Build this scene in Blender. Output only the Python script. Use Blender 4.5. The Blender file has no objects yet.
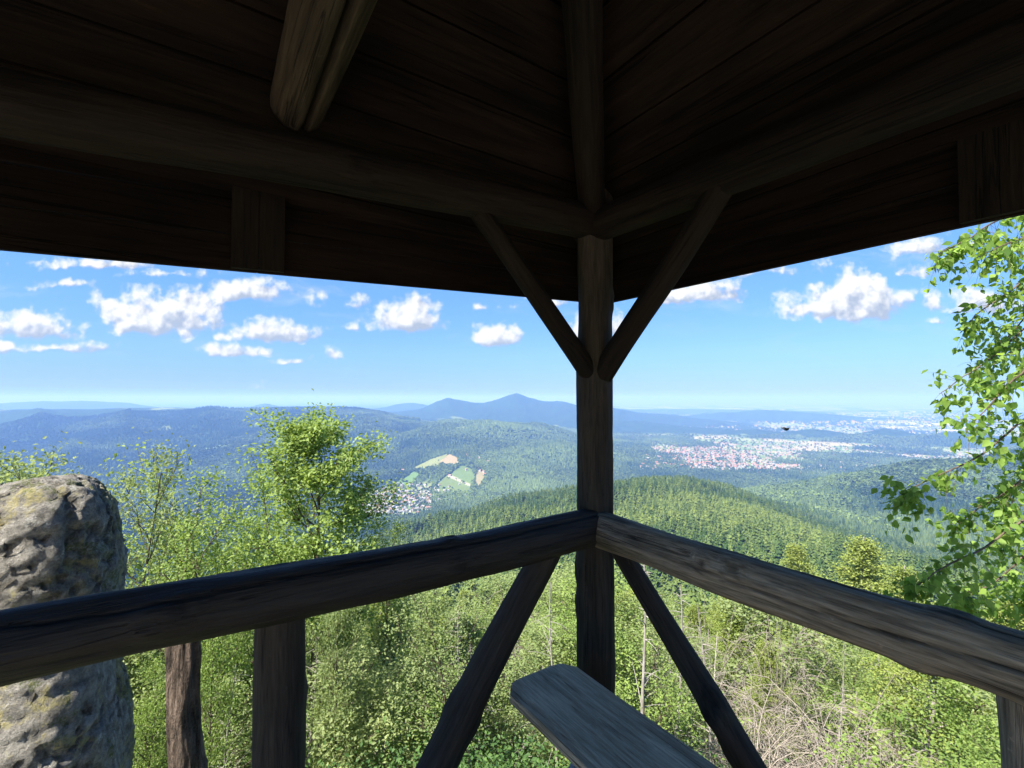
import bpy, bmesh, math, random
import numpy as np
from mathutils import Vector, Matrix, noise as mnoise
R = math.radians
random.seed(7)
rng = np.random.default_rng(11)
scene = bpy.context.scene
COL = scene.collection

# ------------------------------------------------------------------ camera
F = 470.0
EYE = 1.75
PITCH = R(1.7)
cam_d = bpy.data.cameras.new('camera')
cam_d.sensor_width = 36.0
cam_d.lens = 36.0 * F / 1024.0
cam_d.clip_start = 0.05
cam_d.clip_end = 250000.0
cam = bpy.data.objects.new('camera', cam_d)
cam.location = (0, 0, EYE)
cam.rotation_euler = (R(90) + PITCH, 0, 0)
COL.objects.link(cam)
scene.camera = cam

def ray(px, py):
    u = (px - 512.0) / F
    w = -(py - 384.0) / F
    return np.array([u, math.cos(PITCH) - math.sin(PITCH) * w, math.sin(PITCH) + math.cos(PITCH) * w])

def at(px, py, Y):
    d = ray(px, py)
    p = d * (Y / d[1])
    return Vector((p[0], p[1], p[2] + EYE))

# ------------------------------------------------------------------ light
SUN_H = Vector((-0.75, -0.66, 0)).normalized()
SUN_EL = R(54)
to_sun = Vector((SUN_H.x * math.cos(SUN_EL), SUN_H.y * math.cos(SUN_EL), math.sin(SUN_EL)))
sd = bpy.data.lights.new('sun', 'SUN')
sd.energy = 5.0
sd.angle = R(0.53)
sd.color = (1.0, 0.955, 0.88)
so = bpy.data.objects.new('sun', sd)
so.rotation_euler = to_sun.to_track_quat('Z', 'Y').to_euler()
so.location = (0, 0, 60)
COL.objects.link(so)

world = bpy.data.worlds.new('World')
scene.world = world
world.use_nodes = True
SKY_STRENGTH = 0.064
CLOUD_GAIN = 0.52

class NT:
    """small helper to write node trees"""
    def __init__(self, tree):
        self.t = tree
    def n(self, kind, **kw):
        nd = self.t.nodes.new(kind)
        for k, v in kw.items():
            setattr(nd, k, v)
        return nd
    def link(self, a, b):
        self.t.links.new(a, b)
    def set(self, sock, v):
        if hasattr(v, 'is_output') or isinstance(v, bpy.types.NodeSocket):
            self.t.links.new(v, sock)
        elif v is not None:
            sock.default_value = v
    def math(self, op, a, b=None, c=None, clamp=False):
        nd = self.n('ShaderNodeMath', operation=op, use_clamp=clamp)
        self.set(nd.inputs[0], a)
        if b is not None: self.set(nd.inputs[1], b)
        if c is not None: self.set(nd.inputs[2], c)
        return nd.outputs[0]
    def vmath(self, op, a, b=None, out=0):
        nd = self.n('ShaderNodeVectorMath', operation=op)
        self.set(nd.inputs[0], a)
        if b is not None: self.set(nd.inputs[1], b)
        return nd.outputs[out]
    def noise(self, vec, scale, detail=4, rough=0.5, dist=0.0, out='Fac'):
        nd = self.n('ShaderNodeTexNoise')
        if vec is not None: self.link(vec, nd.inputs['Vector'])
        nd.inputs['Scale'].default_value = scale
        nd.inputs['Detail'].default_value = detail
        nd.inputs['Roughness'].default_value = rough
        nd.inputs['Distortion'].default_value = dist
        return nd.outputs[out]
    def mapr(self, v, a, b, c=0.0, d=1.0, smooth=False):
        nd = self.n('ShaderNodeMapRange')
        if smooth: nd.interpolation_type = 'SMOOTHSTEP'
        self.set(nd.inputs[0], v)
        for i, q in zip((1, 2, 3, 4), (a, b, c, d)):
            nd.inputs[i].default_value = q
        return nd.outputs[0]
    def mix(self, fac, a, b, blend='MIX'):
        nd = self.n('ShaderNodeMix', data_type='RGBA', blend_type=blend)
        self.set(nd.inputs[0], fac)
        self.set(nd.inputs[6], a if not isinstance(a, tuple) else (*a, 1)[:4])
        self.set(nd.inputs[7], b if not isinstance(b, tuple) else (*b, 1)[:4])
        return nd.outputs[2]

def build_world():
    w = NT(world.node_tree)
    w.t.nodes.clear()
    out = w.n('ShaderNodeOutputWorld')
    bg = w.n('ShaderNodeBackground')
    w.link(bg.outputs[0], out.inputs[0])
    bg.inputs[1].default_value = SKY_STRENGTH
    sky = w.n('ShaderNodeTexSky', sky_type='NISHITA')
    sky.sun_disc = False
    sky.sun_elevation = SUN_EL
    sky.sun_rotation = math.atan2(SUN_H.x, SUN_H.y)
    sky.altitude = 500
    sky.air_density = 1.0
    sky.dust_density = 0.1
    sky.ozone_density = 1.6
    geo = w.n('ShaderNodeTexCoord').outputs['Generated']
    sep = w.n('ShaderNodeSeparateXYZ')
    w.link(geo, sep.inputs[0])
    yy = w.math('MAXIMUM', sep.outputs[1], 0.05)
    u = w.math('DIVIDE', sep.outputs[0], yy)
    v = w.math('DIVIDE', sep.outputs[2], yy)
    comb = w.n('ShaderNodeCombineXYZ')
    w.link(u, comb.inputs[0]); w.link(v, comb.inputs[1])
    uv = comb.outputs[0]
    # shape noise, domain-warped
    wn = w.n('ShaderNodeTexNoise'); w.link(uv, wn.inputs['Vector'])
    wn.inputs['Scale'].default_value = 16; wn.inputs['Detail'].default_value = 3
    wv = w.vmath('MULTIPLY', w.vmath('SUBTRACT', wn.outputs['Color'], (0.5, 0.5, 0.5)), (0.035, 0.03, 0.0))
    uvw = w.vmath('ADD', uv, wv)
    # clouds: px centre, half sizes (px), solidity
    CL = [(158, 312, 66, 30, 1.0), (120, 306, 36, 20, .85), (196, 300, 30, 20, .95), (250, 288, 52, 16, .95),
          (272, 331, 58, 15, .95), (237, 350, 42, 8, .8), (295, 362, 18, 5, .8), (333, 352, 8, 9, .7),
          (26, 324, 55, 20, .9), (60, 347, 58, 7, .7), (68, 283, 34, 7, .6), (105, 262, 70, 10, .6), (175, 272, 60, 7, .38),
          (0, 345, 40, 10, .6),
          (404, 314, 44, 21, 1.0), (420, 303, 22, 14, .9), (350, 325, 12, 6, .45), (498, 334, 28, 16, 1.0), (480, 305, 7, 5, .5),
          (594, 322, 36, 22, 1.0), (703, 290, 52, 16, .95), (665, 298, 30, 10, .7), (775, 268, 60, 10, .42),
          (848, 300, 70, 25, 1.05), (862, 283, 34, 20, 1.0), (806, 306, 30, 12, .85), (908, 268, 36, 11, .55), (930, 244, 44, 12, .55), (930, 299, 14, 15, .7),
          (940, 320, 9, 5, .4), (262, 387, 18, 4, .32), (345, 300, 26, 8, .3), (560, 300, 50, 10, .45), (990, 300, 60, 16, .6),
          (-120, 300, 110, 36, .95), (1180, 290, 120, 40, .95), (-260, 240, 90, 30, .8)]
    field = hsum = hden = None
    for (cx, cy, hx, hy, s) in CL:
        d = ray(cx, cy)
        c = (d[0] / d[1], d[2] / d[1] - .38 * hy / F, 0)
        q = w.vmath('MULTIPLY', w.vmath('SUBTRACT', uvw, c), (F / hx, F / hy, 0))
        q = w.vmath('SUBTRACT', w.vmath('MULTIPLY', q, (1, 1.45, 0)), w.vmath('MULTIPLY', w.vmath('ABSOLUTE', q), (0, .62, 0)))
        ln = w.vmath('LENGTH', q, out=1)
        val = w.math('MULTIPLY_ADD', ln, -s * .88, s)
        sq = w.n('ShaderNodeSeparateXYZ'); w.link(q, sq.inputs[0])
        wt = w.math('MAXIMUM', val, 0.0)
        hv = w.math('MULTIPLY', wt, w.math('MULTIPLY_ADD', sq.outputs[0], -.45, sq.outputs[1]))
        hsum = hv if hsum is None else w.math('ADD', hsum, hv)
        hden = wt if hden is None else w.math('ADD', hden, wt)
        field = val if field is None else w.math('SMOOTH_MAX', field, val, 0.06)
    def density(vec):
        n1 = w.noise(vec, 20, 7, 0.54)
        n2 = w.noise(vec, 52, 5, 0.5)
        nn = w.math('ADD', w.math('MULTIPLY', n1, 1.3), w.math('MULTIPLY', n2, 0.42))
        return w.math('ADD', field, w.math('MULTIPLY', w.math('SUBTRACT', nn, 0.86), 1.35))
    dens = density(uv)
    sh = density(w.vmath('ADD', uv, (-0.010, 0.017, 0)))
    alpha = w.mapr(dens, 0.05, 0.52, 0, 1, True)
    # nothing behind the camera's back half
    alpha = w.math('MULTIPLY', alpha, w.mapr(sep.outputs[1], 0.1, 0.2))
    alpha = w.math('MULTIPLY', alpha, 0.97)
    relh = w.math('DIVIDE', hsum, w.math('ADD', hden, 0.02))
    fine = w.math('SUBTRACT', dens, sh)
    lit = w.mapr(w.math('ADD', w.math('MULTIPLY', relh, .55), w.math('MULTIPLY', fine, 1.25)), -0.42, 0.30, 0.0, 1.0, True)
    # thin high wisps
    wz_ = w.vmath('MULTIPLY', uvw, (2.2, 9.0, 0))
    wisp = w.mapr(w.noise(wz_, 1.7, 8, .62, .4), .52, .80, 0, .42, True)
    wisp = w.math('MULTIPLY', wisp, w.mapr(sep.outputs[2], .03, .16))
    g = 1.0 / SKY_STRENGTH * CLOUD_GAIN
    ccol = w.mix(lit, (0.31 * g, 0.36 * g, 0.44 * g), (0.68 * g, 0.68 * g, 0.675 * g))
    tint = w.mix(w.mapr(sep.outputs[2], 0.0, 0.09), (0.25, 0.36, 0.53), (0.41, 0.58, 0.83))
    tint = w.mix(w.mapr(sep.outputs[2], 0.09, 0.26), tint, (0.54, 0.81, 1.15))
    blue = w.mix(1.0, sky.outputs[0], tint, 'MULTIPLY')
    blue = w.mix(wisp, blue, (0.50 * g, 0.55 * g, 0.62 * g))
    col = w.mix(alpha, blue, ccol)
    w.link(col, bg.inputs[0])
    world.cycles.sampling_method = 'MANUAL'
    world.cycles.sample_map_resolution = 512
build_world()

scene.view_settings.view_transform = 'Standard'
scene.view_settings.look = 'None'
scene.view_settings.exposure = 1.62
scene.view_settings.gamma = 1.0
scene.view_settings.use_curve_mapping = False
cy = scene.cycles
cy.max_bounces = 6
cy.diffuse_bounces = 3
cy.glossy_bounces = 2
cy.transmission_bounces = 4
cy.transparent_max_bounces = 6
cy.volume_bounces = 0
cy.use_adaptive_sampling = True
cy.adaptive_threshold = 0.02
cy.sample_clamp_indirect = 6.0
try:
    cy.use_denoising = True
    cy.denoiser = 'OPENIMAGEDENOISE'
    cy.denoising_input_passes = 'RGB_ALBEDO_NORMAL'
    cy.denoising_prefilter = 'ACCURATE'
except Exception:
    pass

# ------------------------------------------------------------------ helpers
def link(o, parent=None):
    COL.objects.link(o)
    if parent is not None:
        o.parent = parent
    return o

def tag(o, label=None, cat=None, group=None, kind=None):
    if label: o['label'] = label
    if cat: o['category'] = cat
    if group: o['group'] = group
    if kind: o['kind'] = kind
    return o

def empty(name, loc, rz=0.0):
    o = bpy.data.objects.new(name, None)
    o.location = loc
    o.rotation_euler = (0, 0, rz)
    o.empty_display_size = 0.2
    return link(o)

def np_mesh(name, V, faces_list, attrs=None, smooth=False, mat_idx=None):
    """V (n,3); faces_list: list of int arrays (m,k)."""
    me = bpy.data.meshes.new(name)
    V = np.asarray(V, dtype=np.float32)
    faces_list = [np.asarray(f, dtype=np.int32) for f in faces_list if len(f)]
    nl = sum(f.size for f in faces_list)
    nf = sum(len(f) for f in faces_list)
    me.vertices.add(len(V)); me.vertices.foreach_set('co', V.ravel())
    me.loops.add(nl); me.polygons.add(nf)
    me.loops.foreach_set('vertex_index', np.concatenate([f.ravel() for f in faces_list]))
    tot = np.concatenate([np.full(len(f), f.shape[1], dtype=np.int32) for f in faces_list])
    start = np.concatenate([[0], np.cumsum(tot)[:-1]]).astype(np.int32)
    me.polygons.foreach_set('loop_start', start)
    try: me.polygons.foreach_set('loop_total', tot)
    except Exception: pass
    me.polygons.foreach_set('use_smooth', np.full(nf, bool(smooth)))
    if mat_idx is not None:
        me.polygons.foreach_set('material_index', np.asarray(mat_idx, dtype=np.int32))
    me.update(calc_edges=True)
    for k, a in (attrs or {}).items():
        a = np.asarray(a, dtype=np.float32)
        if a.ndim == 1:
            at_ = me.attributes.new(k, 'FLOAT', 'POINT'); at_.data.foreach_set('value', a)
        else:
            at_ = me.attributes.new(k, 'FLOAT_COLOR', 'POINT')
            if a.shape[1] == 3: a = np.hstack([a, np.ones((len(a), 1), np.float32)])
            at_.data.foreach_set('color', a.ravel())
    return me

def obj(name, me, mats=None, parent=None):
    o = bpy.data.objects.new(name, me)
    if mats is not None:
        if not isinstance(mats, (list, tuple)): mats = [mats]
        if len(me.materials) == 0:
            for m in mats: me.materials.append(m)
    return link(o, parent)

def copy_tree(o, parent=None):
    c = o.copy(); COL.objects.link(c); c.parent = parent
    for ch in list(o.children): copy_tree(ch, c)
    return c

def replicate(PV, PF, pos, scl, rot, tilt=None):
    """merge many copies of a small prototype. scl (n,3)"""
    n = len(pos); k = len(PV)
    c, s = np.cos(rot), np.sin(rot)
    S = PV[None] * scl[:, None, :]
    x = S[..., 0] * c[:, None] - S[..., 1] * s[:, None]
    y = S[..., 0] * s[:, None] + S[..., 1] * c[:, None]
    V = np.stack([x, y, S[..., 2]], -1) + pos[:, None, :]
    Fs = (PF[None] + (np.arange(n) * k)[:, None, None]).reshape(-1, PF.shape[1])
    return V.reshape(-1, 3), Fs

def hash2(ix, iy, seed):
    h = (ix.astype(np.int64) * 374761393 + iy.astype(np.int64) * 668265263 + seed * 974711) & 0x7fffffff
    h = ((h ^ (h >> 13)) * 1274126177) & 0x7fffffff
    return ((h ^ (h >> 16)) & 0xffff) / 65535.0

def vnoise(x, y, seed=0):
    ix, iy = np.floor(x), np.floor(y)
    fx, fy = x - ix, y - iy
    fx = fx * fx * (3 - 2 * fx); fy = fy * fy * (3 - 2 * fy)
    a = hash2(ix, iy, seed); b = hash2(ix + 1, iy, seed)
    c = hash2(ix, iy + 1, seed); d = hash2(ix + 1, iy + 1, seed)
    return (a * (1 - fx) + b * fx) * (1 - fy) + (c * (1 - fx) + d * fx) * fy

def fbm(x, y, seed=0, octv=4):
    x = np.asarray(x, float); y = np.asarray(y, float)
    t = np.zeros_like(x); a = 0.5; s = 0
    for i in range(octv):
        t += a * vnoise(x, y, seed + i * 17); s += a
        x = x * 2.03 + 5.1; y = y * 2.03 + 9.7; a *= 0.5
    return t / s

# ------------------------------------------------------------------ materials
def new_mat(name):
    m = bpy.data.materials.new(name); m.use_nodes = True
    t = NT(m.node_tree); t.t.nodes.clear()
    out = t.n('ShaderNodeOutputMaterial')
    return m, t, out

def principled(t, out, col, rough=0.7, spec=0.3, normal=None):
    b = t.n('ShaderNodeBsdfPrincipled')
    t.set(b.inputs['Base Color'], col if not isinstance(col, tuple) else (*col, 1))
    t.set(b.inputs['Roughness'], rough)
    b.inputs['Specular IOR Level'].default_value = spec
    if normal is not None: t.link(normal, b.inputs['Normal'])
    t.link(b.outputs[0], out.inputs[0])
    return b

def bump(t, h, strength=0.5, dist=0.01):
    b = t.n('ShaderNodeBump')
    b.inputs['Strength'].default_value = strength
    b.inputs['Distance'].default_value = dist
    t.link(h, b.inputs['Height'])
    return b.outputs[0]

def wood(name, dark, light, axis='Z', rough=0.75, spec=0.25, grain=38, bstr=0.6, moss=0.0, stain=0.55):
    m, t, out = new_mat(name)
    co = t.n('ShaderNodeTexCoord').outputs['Object']
    info = t.n('ShaderNodeObjectInfo')
    off = t.vmath('MULTIPLY', info.outputs['Location'], (3.1, 5.7, 7.3))
    co2 = t.vmath('ADD', co, off)
    sc = {'X': (0.075, 1, 1), 'Y': (1, 0.075, 1), 'Z': (1, 1, 0.075)}[axis]
    st = t.vmath('MULTIPLY', co2, sc)
    sc2 = {'X': (0.15, 1, 1), 'Y': (1, 0.15, 1), 'Z': (1, 1, 0.15)}[axis]
    st2 = t.vmath('MULTIPLY', co2, sc2)
    g1 = t.noise(st, grain, 7, 0.65, 0.3)
    g2 = t.noise(st, grain * 3.2, 5, 0.6)
    big = t.noise(st2, 5.5, 5, 0.6)
    spots = t.noise(co2, 26, 4, 0.6)
    f = t.math('ADD', t.math('MULTIPLY', g1, 0.6), t.math('MULTIPLY', g2, 0.4))
    f = t.mapr(f, 0.34, 0.66)
    c = t.mix(f, dark, light)
    c = t.mix(t.math('MULTIPLY', t.mapr(big, 0.42, 0.66), stain), c, tuple(q * 0.42 for q in dark))
    c = t.mix(t.mapr(spots, 0.66, 0.8, 0, 0.35), c, tuple(min(1, q * 1.9) for q in light))
    if moss > 0:
        mo = t.mapr(t.noise(co2, 9, 5, 0.6), 0.55, 0.75, 0, moss)
        c = t.mix(mo, c, (0.07, 0.085, 0.035))
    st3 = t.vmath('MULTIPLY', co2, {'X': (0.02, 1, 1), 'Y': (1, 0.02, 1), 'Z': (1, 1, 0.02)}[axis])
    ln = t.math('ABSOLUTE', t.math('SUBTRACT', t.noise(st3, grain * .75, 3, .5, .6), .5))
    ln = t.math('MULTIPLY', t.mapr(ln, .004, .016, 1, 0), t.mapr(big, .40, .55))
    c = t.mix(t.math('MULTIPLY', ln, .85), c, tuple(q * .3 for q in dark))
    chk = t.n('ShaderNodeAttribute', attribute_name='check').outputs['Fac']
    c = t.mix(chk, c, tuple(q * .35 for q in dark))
    h = t.math('SUBTRACT', t.math('ADD', t.math('MULTIPLY', g1, 1.0), t.math('MULTIPLY', g2, 0.5)), t.math('MULTIPLY', ln, .9))
    rr = t.mapr(g1, 0.3, 0.7, rough - 0.1, rough + 0.1)
    principled(t, out, c, rr, spec, bump(t, h, bstr, 0.012))
    return m

W_RAIL = wood('old_log_dark', (0.0075, 0.0066, 0.005), (0.034, 0.028, 0.021), 'Z', 0.62, 0.28)
W_RAIL2 = wood('old_log_grey', (0.036, 0.028, 0.019), (0.400, 0.325, 0.220), 'Z', 0.8, 0.2, moss=0.12, stain=.85)
W_POST = wood('post_log', (0.011, 0.0092, 0.0068), (0.058, 0.047, 0.034), 'Z', 0.8, 0.2, moss=0.1, stain=.8)
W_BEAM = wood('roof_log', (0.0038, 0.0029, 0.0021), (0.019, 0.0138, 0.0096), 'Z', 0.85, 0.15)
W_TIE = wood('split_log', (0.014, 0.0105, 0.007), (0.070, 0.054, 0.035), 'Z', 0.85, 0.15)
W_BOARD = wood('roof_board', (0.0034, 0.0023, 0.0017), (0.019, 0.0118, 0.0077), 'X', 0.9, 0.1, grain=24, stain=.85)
W_SEAT = wood('seat_plank', (0.25, 0.20, 0.13), (0.74, 0.60, 0.41), 'X', 0.8, 0.12, grain=52, bstr=0.85, stain=0.55)

def leaf_mat(name, c0, c1, trans=0.45, rough=0.55, spec=0.25, var=0.25):
    m, t, out = new_mat(name)
    a = t.n('ShaderNodeAttribute', attribute_name='tint')
    info = t.n('ShaderNodeObjectInfo')
    f = t.math('ADD', a.outputs['Fac'], t.math('MULTIPLY', t.math('SUBTRACT', info.outputs['Random'], 0.5), var), clamp=True)
    c = t.mix(f, c0, c1)
    d = t.n('ShaderNodeBsdfPrincipled')
    t.link(c, d.inputs['Base Color'])
    d.inputs['Roughness'].default_value = rough
    d.inputs['Specular IOR Level'].default_value = spec
    tr = t.n('ShaderNodeBsdfTranslucent')
    t.link(t.mix(0.5, c, (min(1, c1[0] * 1.4), min(1, c1[1] * 1.4), c1[2] * 0.7)), tr.inputs[0])
    mx = t.n('ShaderNodeMixShader'); mx.inputs[0].default_value = trans
    t.link(d.outputs[0], mx.inputs[1]); t.link(tr.outputs[0], mx.inputs[2])
    t.link(mx.outputs[0], out.inputs[0])
    return m

L_TREE = leaf_mat('leaf_fresh', (0.080, 0.150, 0.030), (0.310, 0.400, 0.105))
L_DEEP = leaf_mat('leaf_deep', (0.032, 0.085, 0.026), (0.130, 0.225, 0.058))
L_PALE = leaf_mat('leaf_pale', (0.120, 0.175, 0.060), (0.345, 0.400, 0.165))
L_BIRCH = leaf_mat('leaf_birch', (0.080, 0.165, 0.030), (0.330, 0.470, 0.100), 0.55)
L_SPRUCE = leaf_mat('needle_spruce', (0.038, 0.074, 0.022), (0.185, 0.235, 0.062), 0.12, 0.7, 0.1, 0.5)
L_PINE = leaf_mat('needle_pine', (0.110, 0.160, 0.034), (0.290, 0.335, 0.085), 0.3, 0.7, 0.1, 0.3)
L_HILL = leaf_mat('hill_leaf', (0.035, 0.070, 0.020), (0.125, 0.190, 0.048), 0.2, 0.7, 0.1, 0.0)
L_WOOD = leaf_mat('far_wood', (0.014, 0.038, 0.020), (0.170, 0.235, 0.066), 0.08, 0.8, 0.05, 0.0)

def bark_mat(name, dark, light, scale=14):
    m, t, out = new_mat(name)
    co = t.n('ShaderNodeTexCoord').outputs['Object']
    st = t.vmath('MULTIPLY', co, (1, 1, 0.25))
    n1 = t.noise(st, scale, 6, 0.65, 0.5)
    n2 = t.noise(co, scale * 4, 4, 0.6)
    f = t.mapr(t.math('ADD', t.math('MULTIPLY', n1, .7), t.math('MULTIPLY', n2, .3)), .35, .65)
    principled(t, out, t.mix(f, dark, light), 0.85, 0.15, bump(t, n1, 1.0, 0.05 if scale > 21 else 0.02))
    return m
B_BROWN = bark_mat('bark_brown', (0.045, 0.034, 0.024), (0.16, 0.125, 0.09))
B_GREY = bark_mat('bark_grey', (0.16, 0.14, 0.12), (0.38, 0.35, 0.31))
B_DEAD = bark_mat('dead_wood', (0.12, 0.10, 0.085), (0.40, 0.35, 0.295), 20)
B_STUMP = bark_mat('bark_flaky', (0.013, 0.011, 0.009), (0.19, 0.140, 0.104), 26)

# ------------------------------------------------------------------ terrain
XC = [-400, 0, 130, 260, 380, 450, 520, 600, 680, 760, 850, 930, 1024, 1400]
TAB = {  # depth in metres : drop below the eye at each column
    250:  [150, 150, 145, 140, 125, 116, 110, 107, 106, 106, 107, 112, 118, 125],
    400:  [230, 230, 220, 205, 175, 152, 141, 133, 130, 130, 138, 155, 165, 170],
    700:  [340, 340, 335, 310, 232, 187, 172, 160, 150, 166, 225, 260, 270, 270],
    1000: [410, 405, 400, 385, 335, 272, 228, 195, 174, 224, 310, 330, 330, 310],
    1400: [440, 440, 440, 430, 405, 375, 345, 310, 305, 330, 332, 312, 290, 250],
    1800: [450, 450, 450, 450, 450, 432, 430, 430, 430, 342, 288, 240, 200, 150],
    2300: [450, 450, 450, 450, 450, 450, 455, 455, 455, 452, 440, 420, 380, 300],
    2900: [440, 430, 430, 430, 425, 388, 398, 432, 453, 455, 455, 455, 450, 440],
    3600: [330, 330, 330, 330, 320, 298, 318, 395, 452, 455, 455, 455, 455, 450],
    4400: [190, 190, 190, 190, 208, 255, 278, 415, 450, 452, 455, 455, 455, 450],
    5200: [112, 110, 110, 102, 116, 370, 380, 435, 448, 452, 455, 455, 455, 450],
    6200: [260, 260, 260, 250, 250, 330, 330, 420, 450, 450, 450, 450, 450, 450],
    7500: [300, 300, 300, 300, 260, 190, 170, 330, 450, 450, 450, 450, 450, 450],
    9000: [320, 320, 320, 320, 320, 300, 290, 400, 455, 440, 455, 455, 455, 455],
    12000: [300, 300, 300, 300, 300, 300, 300, 430, 455, 455, 455, 455, 455, 455],
    16000: [350, 350, 350, 350, 350, 350, 350, 440, 455, 455, 455, 455, 455, 455],
    25000: [400, 400, 400, 400, 400, 400, 400, 450, 455, 455, 455, 455, 455, 455],
    60000: [420, 420, 420, 420, 420, 420, 420, 450, 455, 455, 455, 455, 455, 455],
}
YK = sorted(TAB)
_xg = np.arange(-400, 1401, 12.0)
_lg = np.linspace(math.log(250), math.log(60000), 420)
_cols = np.array([np.interp(_xg, XC, TAB[y]) for y in YK])
_G = np.array([np.interp(_lg, np.log(YK), _cols[:, i]) for i in range(len(_xg))]).T
def _blur(A, ax, k):
    ker = np.ones(2 * k + 1) / (2 * k + 1)
    P = [(0, 0), (0, 0)]; P[ax] = (k, k)
    return np.apply_along_axis(lambda v: np.convolve(v, ker, 'valid'), ax, np.pad(A, P, mode='edge'))
for _ in range(2):
    _G = _blur(_G, 1, 2); _G = _blur(_G, 0, 3)
# hills: column px, depth, half widths (px, ln depth), height
BUMPS = [(449, 7300, 21, .10, 150), (516, 7500, 24, .10, 215), (482, 7600, 75, .14, 62), (562, 7700, 30, .12, 135),
         (610, 8000, 30, .12, 110),
         (960, 4450, 60, .045, 115), (880, 4800, 50, .045, 112), (810, 5250, 48, .045, 105), (750, 5700, 40, .045, 85), (690, 6100, 50, .045, 60), (640, 6500, 40, .05, 80),
         (767, 9600, 90, .06, 190), (670, 7900, 60, .06, 130),
         (60, 11500, 85, .10, 215), (120, 11800, 40, .1, 60), (-120, 11500, 90, .1, 210), (266, 11500, 22, .08, 165), (408, 11000, 30, .08, 190),
         (690, 14500, 130, .06, 110),
         (40, 4200, 20, .13, 70), (128, 4000, 17, .13, 80), (212, 4300, 19, .12, 70), (296, 4000, 18, .13, 80), (362, 3800, 18, .12, 60), (75, 3200, 16, .1, 50), (250, 3100, 18, .1, 55), (150, 5250, 45, .05, 14), (330, 5250, 40, .05, 16),
         (455, 2800, 26, .08, 34), (500, 4000, 40, .09, 50), (430, 4500, 40, .06, 60), (545, 4200, 30, .08, 50), (560, 3200, 34, .08, 55), (1040, 4100, 60, .05, 40)]

def ground(X, Y):
    X = np.asarray(X, float); Y = np.asarray(Y, float)
    r = np.hypot(X, Y)
    az = np.arctan2(X, Y)
    azc = np.clip(az, R(-62), R(62))
    Ye = np.maximum(r * np.cos(azc), 0.1)
    px = 512 + F * np.tan(azc)
    gx = np.clip((px - _xg[0]) / 12.0, 0, len(_xg) - 1.001)
    ly = np.log(np.clip(Ye, 250, 59999))
    gy = np.clip((ly - _lg[0]) / (_lg[1] - _lg[0]), 0, len(_lg) - 1.001)
    i, j = gy.astype(int), gx.astype(int); fi, fj = gy - i, gx - j
    d = (_G[i, j] * (1 - fi) + _G[i + 1, j] * fi) * (1 - fj) + (_G[i, j + 1] * (1 - fi) + _G[i + 1, j + 1] * fi) * fj
    far = -d
    for (bx, by, hx, hy, hh) in BUMPS:
        e = 1.35 if hx < 25 else 2.0
        far = far + hh * np.exp(-np.abs((px - bx) / hx) ** e - ((ly - math.log(by)) / hy) ** 2)
    rel = np.clip((far + 452) / 130, 0, 1) * np.clip((Ye - 900) / 1500, 0, 1)
    far = far + rel * (((1 - np.abs(fbm(X / 900, Y / 1500, 3, 5) * 2 - 1) * 2.2) - .45) * 62 + (fbm(X / 420, Y / 420, 8, 4) - .5) * 70) * np.clip(1.2 - Ye / 14000, .15, 1) * np.where((px < 420) & (Ye > 4600) & (Ye < 6000), .25, 1)
    far = far + np.clip((Ye - 300) / 400, 0, 1) * np.clip((2000 - Ye) / 800, 0, 1) * ((fbm(X / 190, Y / 190, 9, 3) - .5) * 46 + (fbm(X / 60, Y / 60, 19, 2) - .5) * 10)
    near = np.interp(r, [0, 3.2, 4.2, 6, 10, 16, 25, 40, 70, 120, 180, 260],
                     [-1.1, -1.3, -2.0, -3.6, -6.6, -10.2, -15.2, -23.2, -38.5, -60, -82, -108]) - np.clip(-X, 0, 300) * np.clip(r - 30, 0, 200) / 200 * .12
    near = near + np.clip((r - 4) / 20, 0, 1) * (fbm(X / 9, Y / 9, 5, 4) - 0.5) * np.clip(r * .09, 0, 4)
    w = np.clip((np.log(np.maximum(r, 1)) - math.log(150)) / (math.log(300) - math.log(150)), 0, 1); w = w * w * (3 - 2 * w)
    z = near * (1 - w) + (far) * w
    # the shoulder of the hill behind the viewer
    b = np.clip((np.abs(az) - R(80)) / R(40), 0, 1); b = b * b * (3 - 2 * b)
    back = -1.1 + r * 0.02
    return z * (1 - b) + back * b + EYE * w * (1 - b)

def ground1(x, y):
    return float(ground(np.array([x]), np.array([y]))[0])

_hy = np.exp(np.linspace(math.log(3.5), math.log(50000), 1500))
def hit(px, py):
    """where the line of sight through a pixel meets the ground"""
    d = ray(px, py)
    X = d[0] / d[1] * _hy; Z = d[2] / d[1] * _hy + EYE
    g = ground(X, _hy)
    k = np.argmax(g > Z)
    if not (g > Z).any(): k = len(_hy) - 1
    return X[k], _hy[k], g[k]

def in_poly(x, y, poly):
    inside = np.zeros(x.shape, bool)
    n = len(poly)
    for a in range(n):
        x1, y1 = poly[a]; x2, y2 = poly[(a + 1) % n]
        c = ((y1 > y) != (y2 > y)) & (x < (x2 - x1) * (y - y1) / (y2 - y1 + 1e-12) + x1)
        inside ^= c
    return inside

def patch(pts):
    return [hit(a, b)[:2] for a, b in pts]
VINE_L = patch([(427, 492), (446, 476.5), (470, 486.5), (470, 493), (441, 495)])
VINE_R = patch([(450, 474.5), (462, 465), (471, 468.5), (475, 477), (471, 485)])
SOIL = patch([(439, 463), (449, 454), (457, 458), (459, 465), (447, 466)])
SOIL2 = patch([(475, 484), (477, 471), (485, 472), (483, 481), (478, 489)])
ROADV = patch([(446.5, 476.3), (450, 474.7), (471, 485.2), (470, 486.4)])
MEADOW = patch([(392, 485), (414, 472), (420, 474), (408, 488)])
MEADOW2 = patch([(408, 470), (430, 460), (448, 454), (442, 464), (426, 469)])

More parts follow.
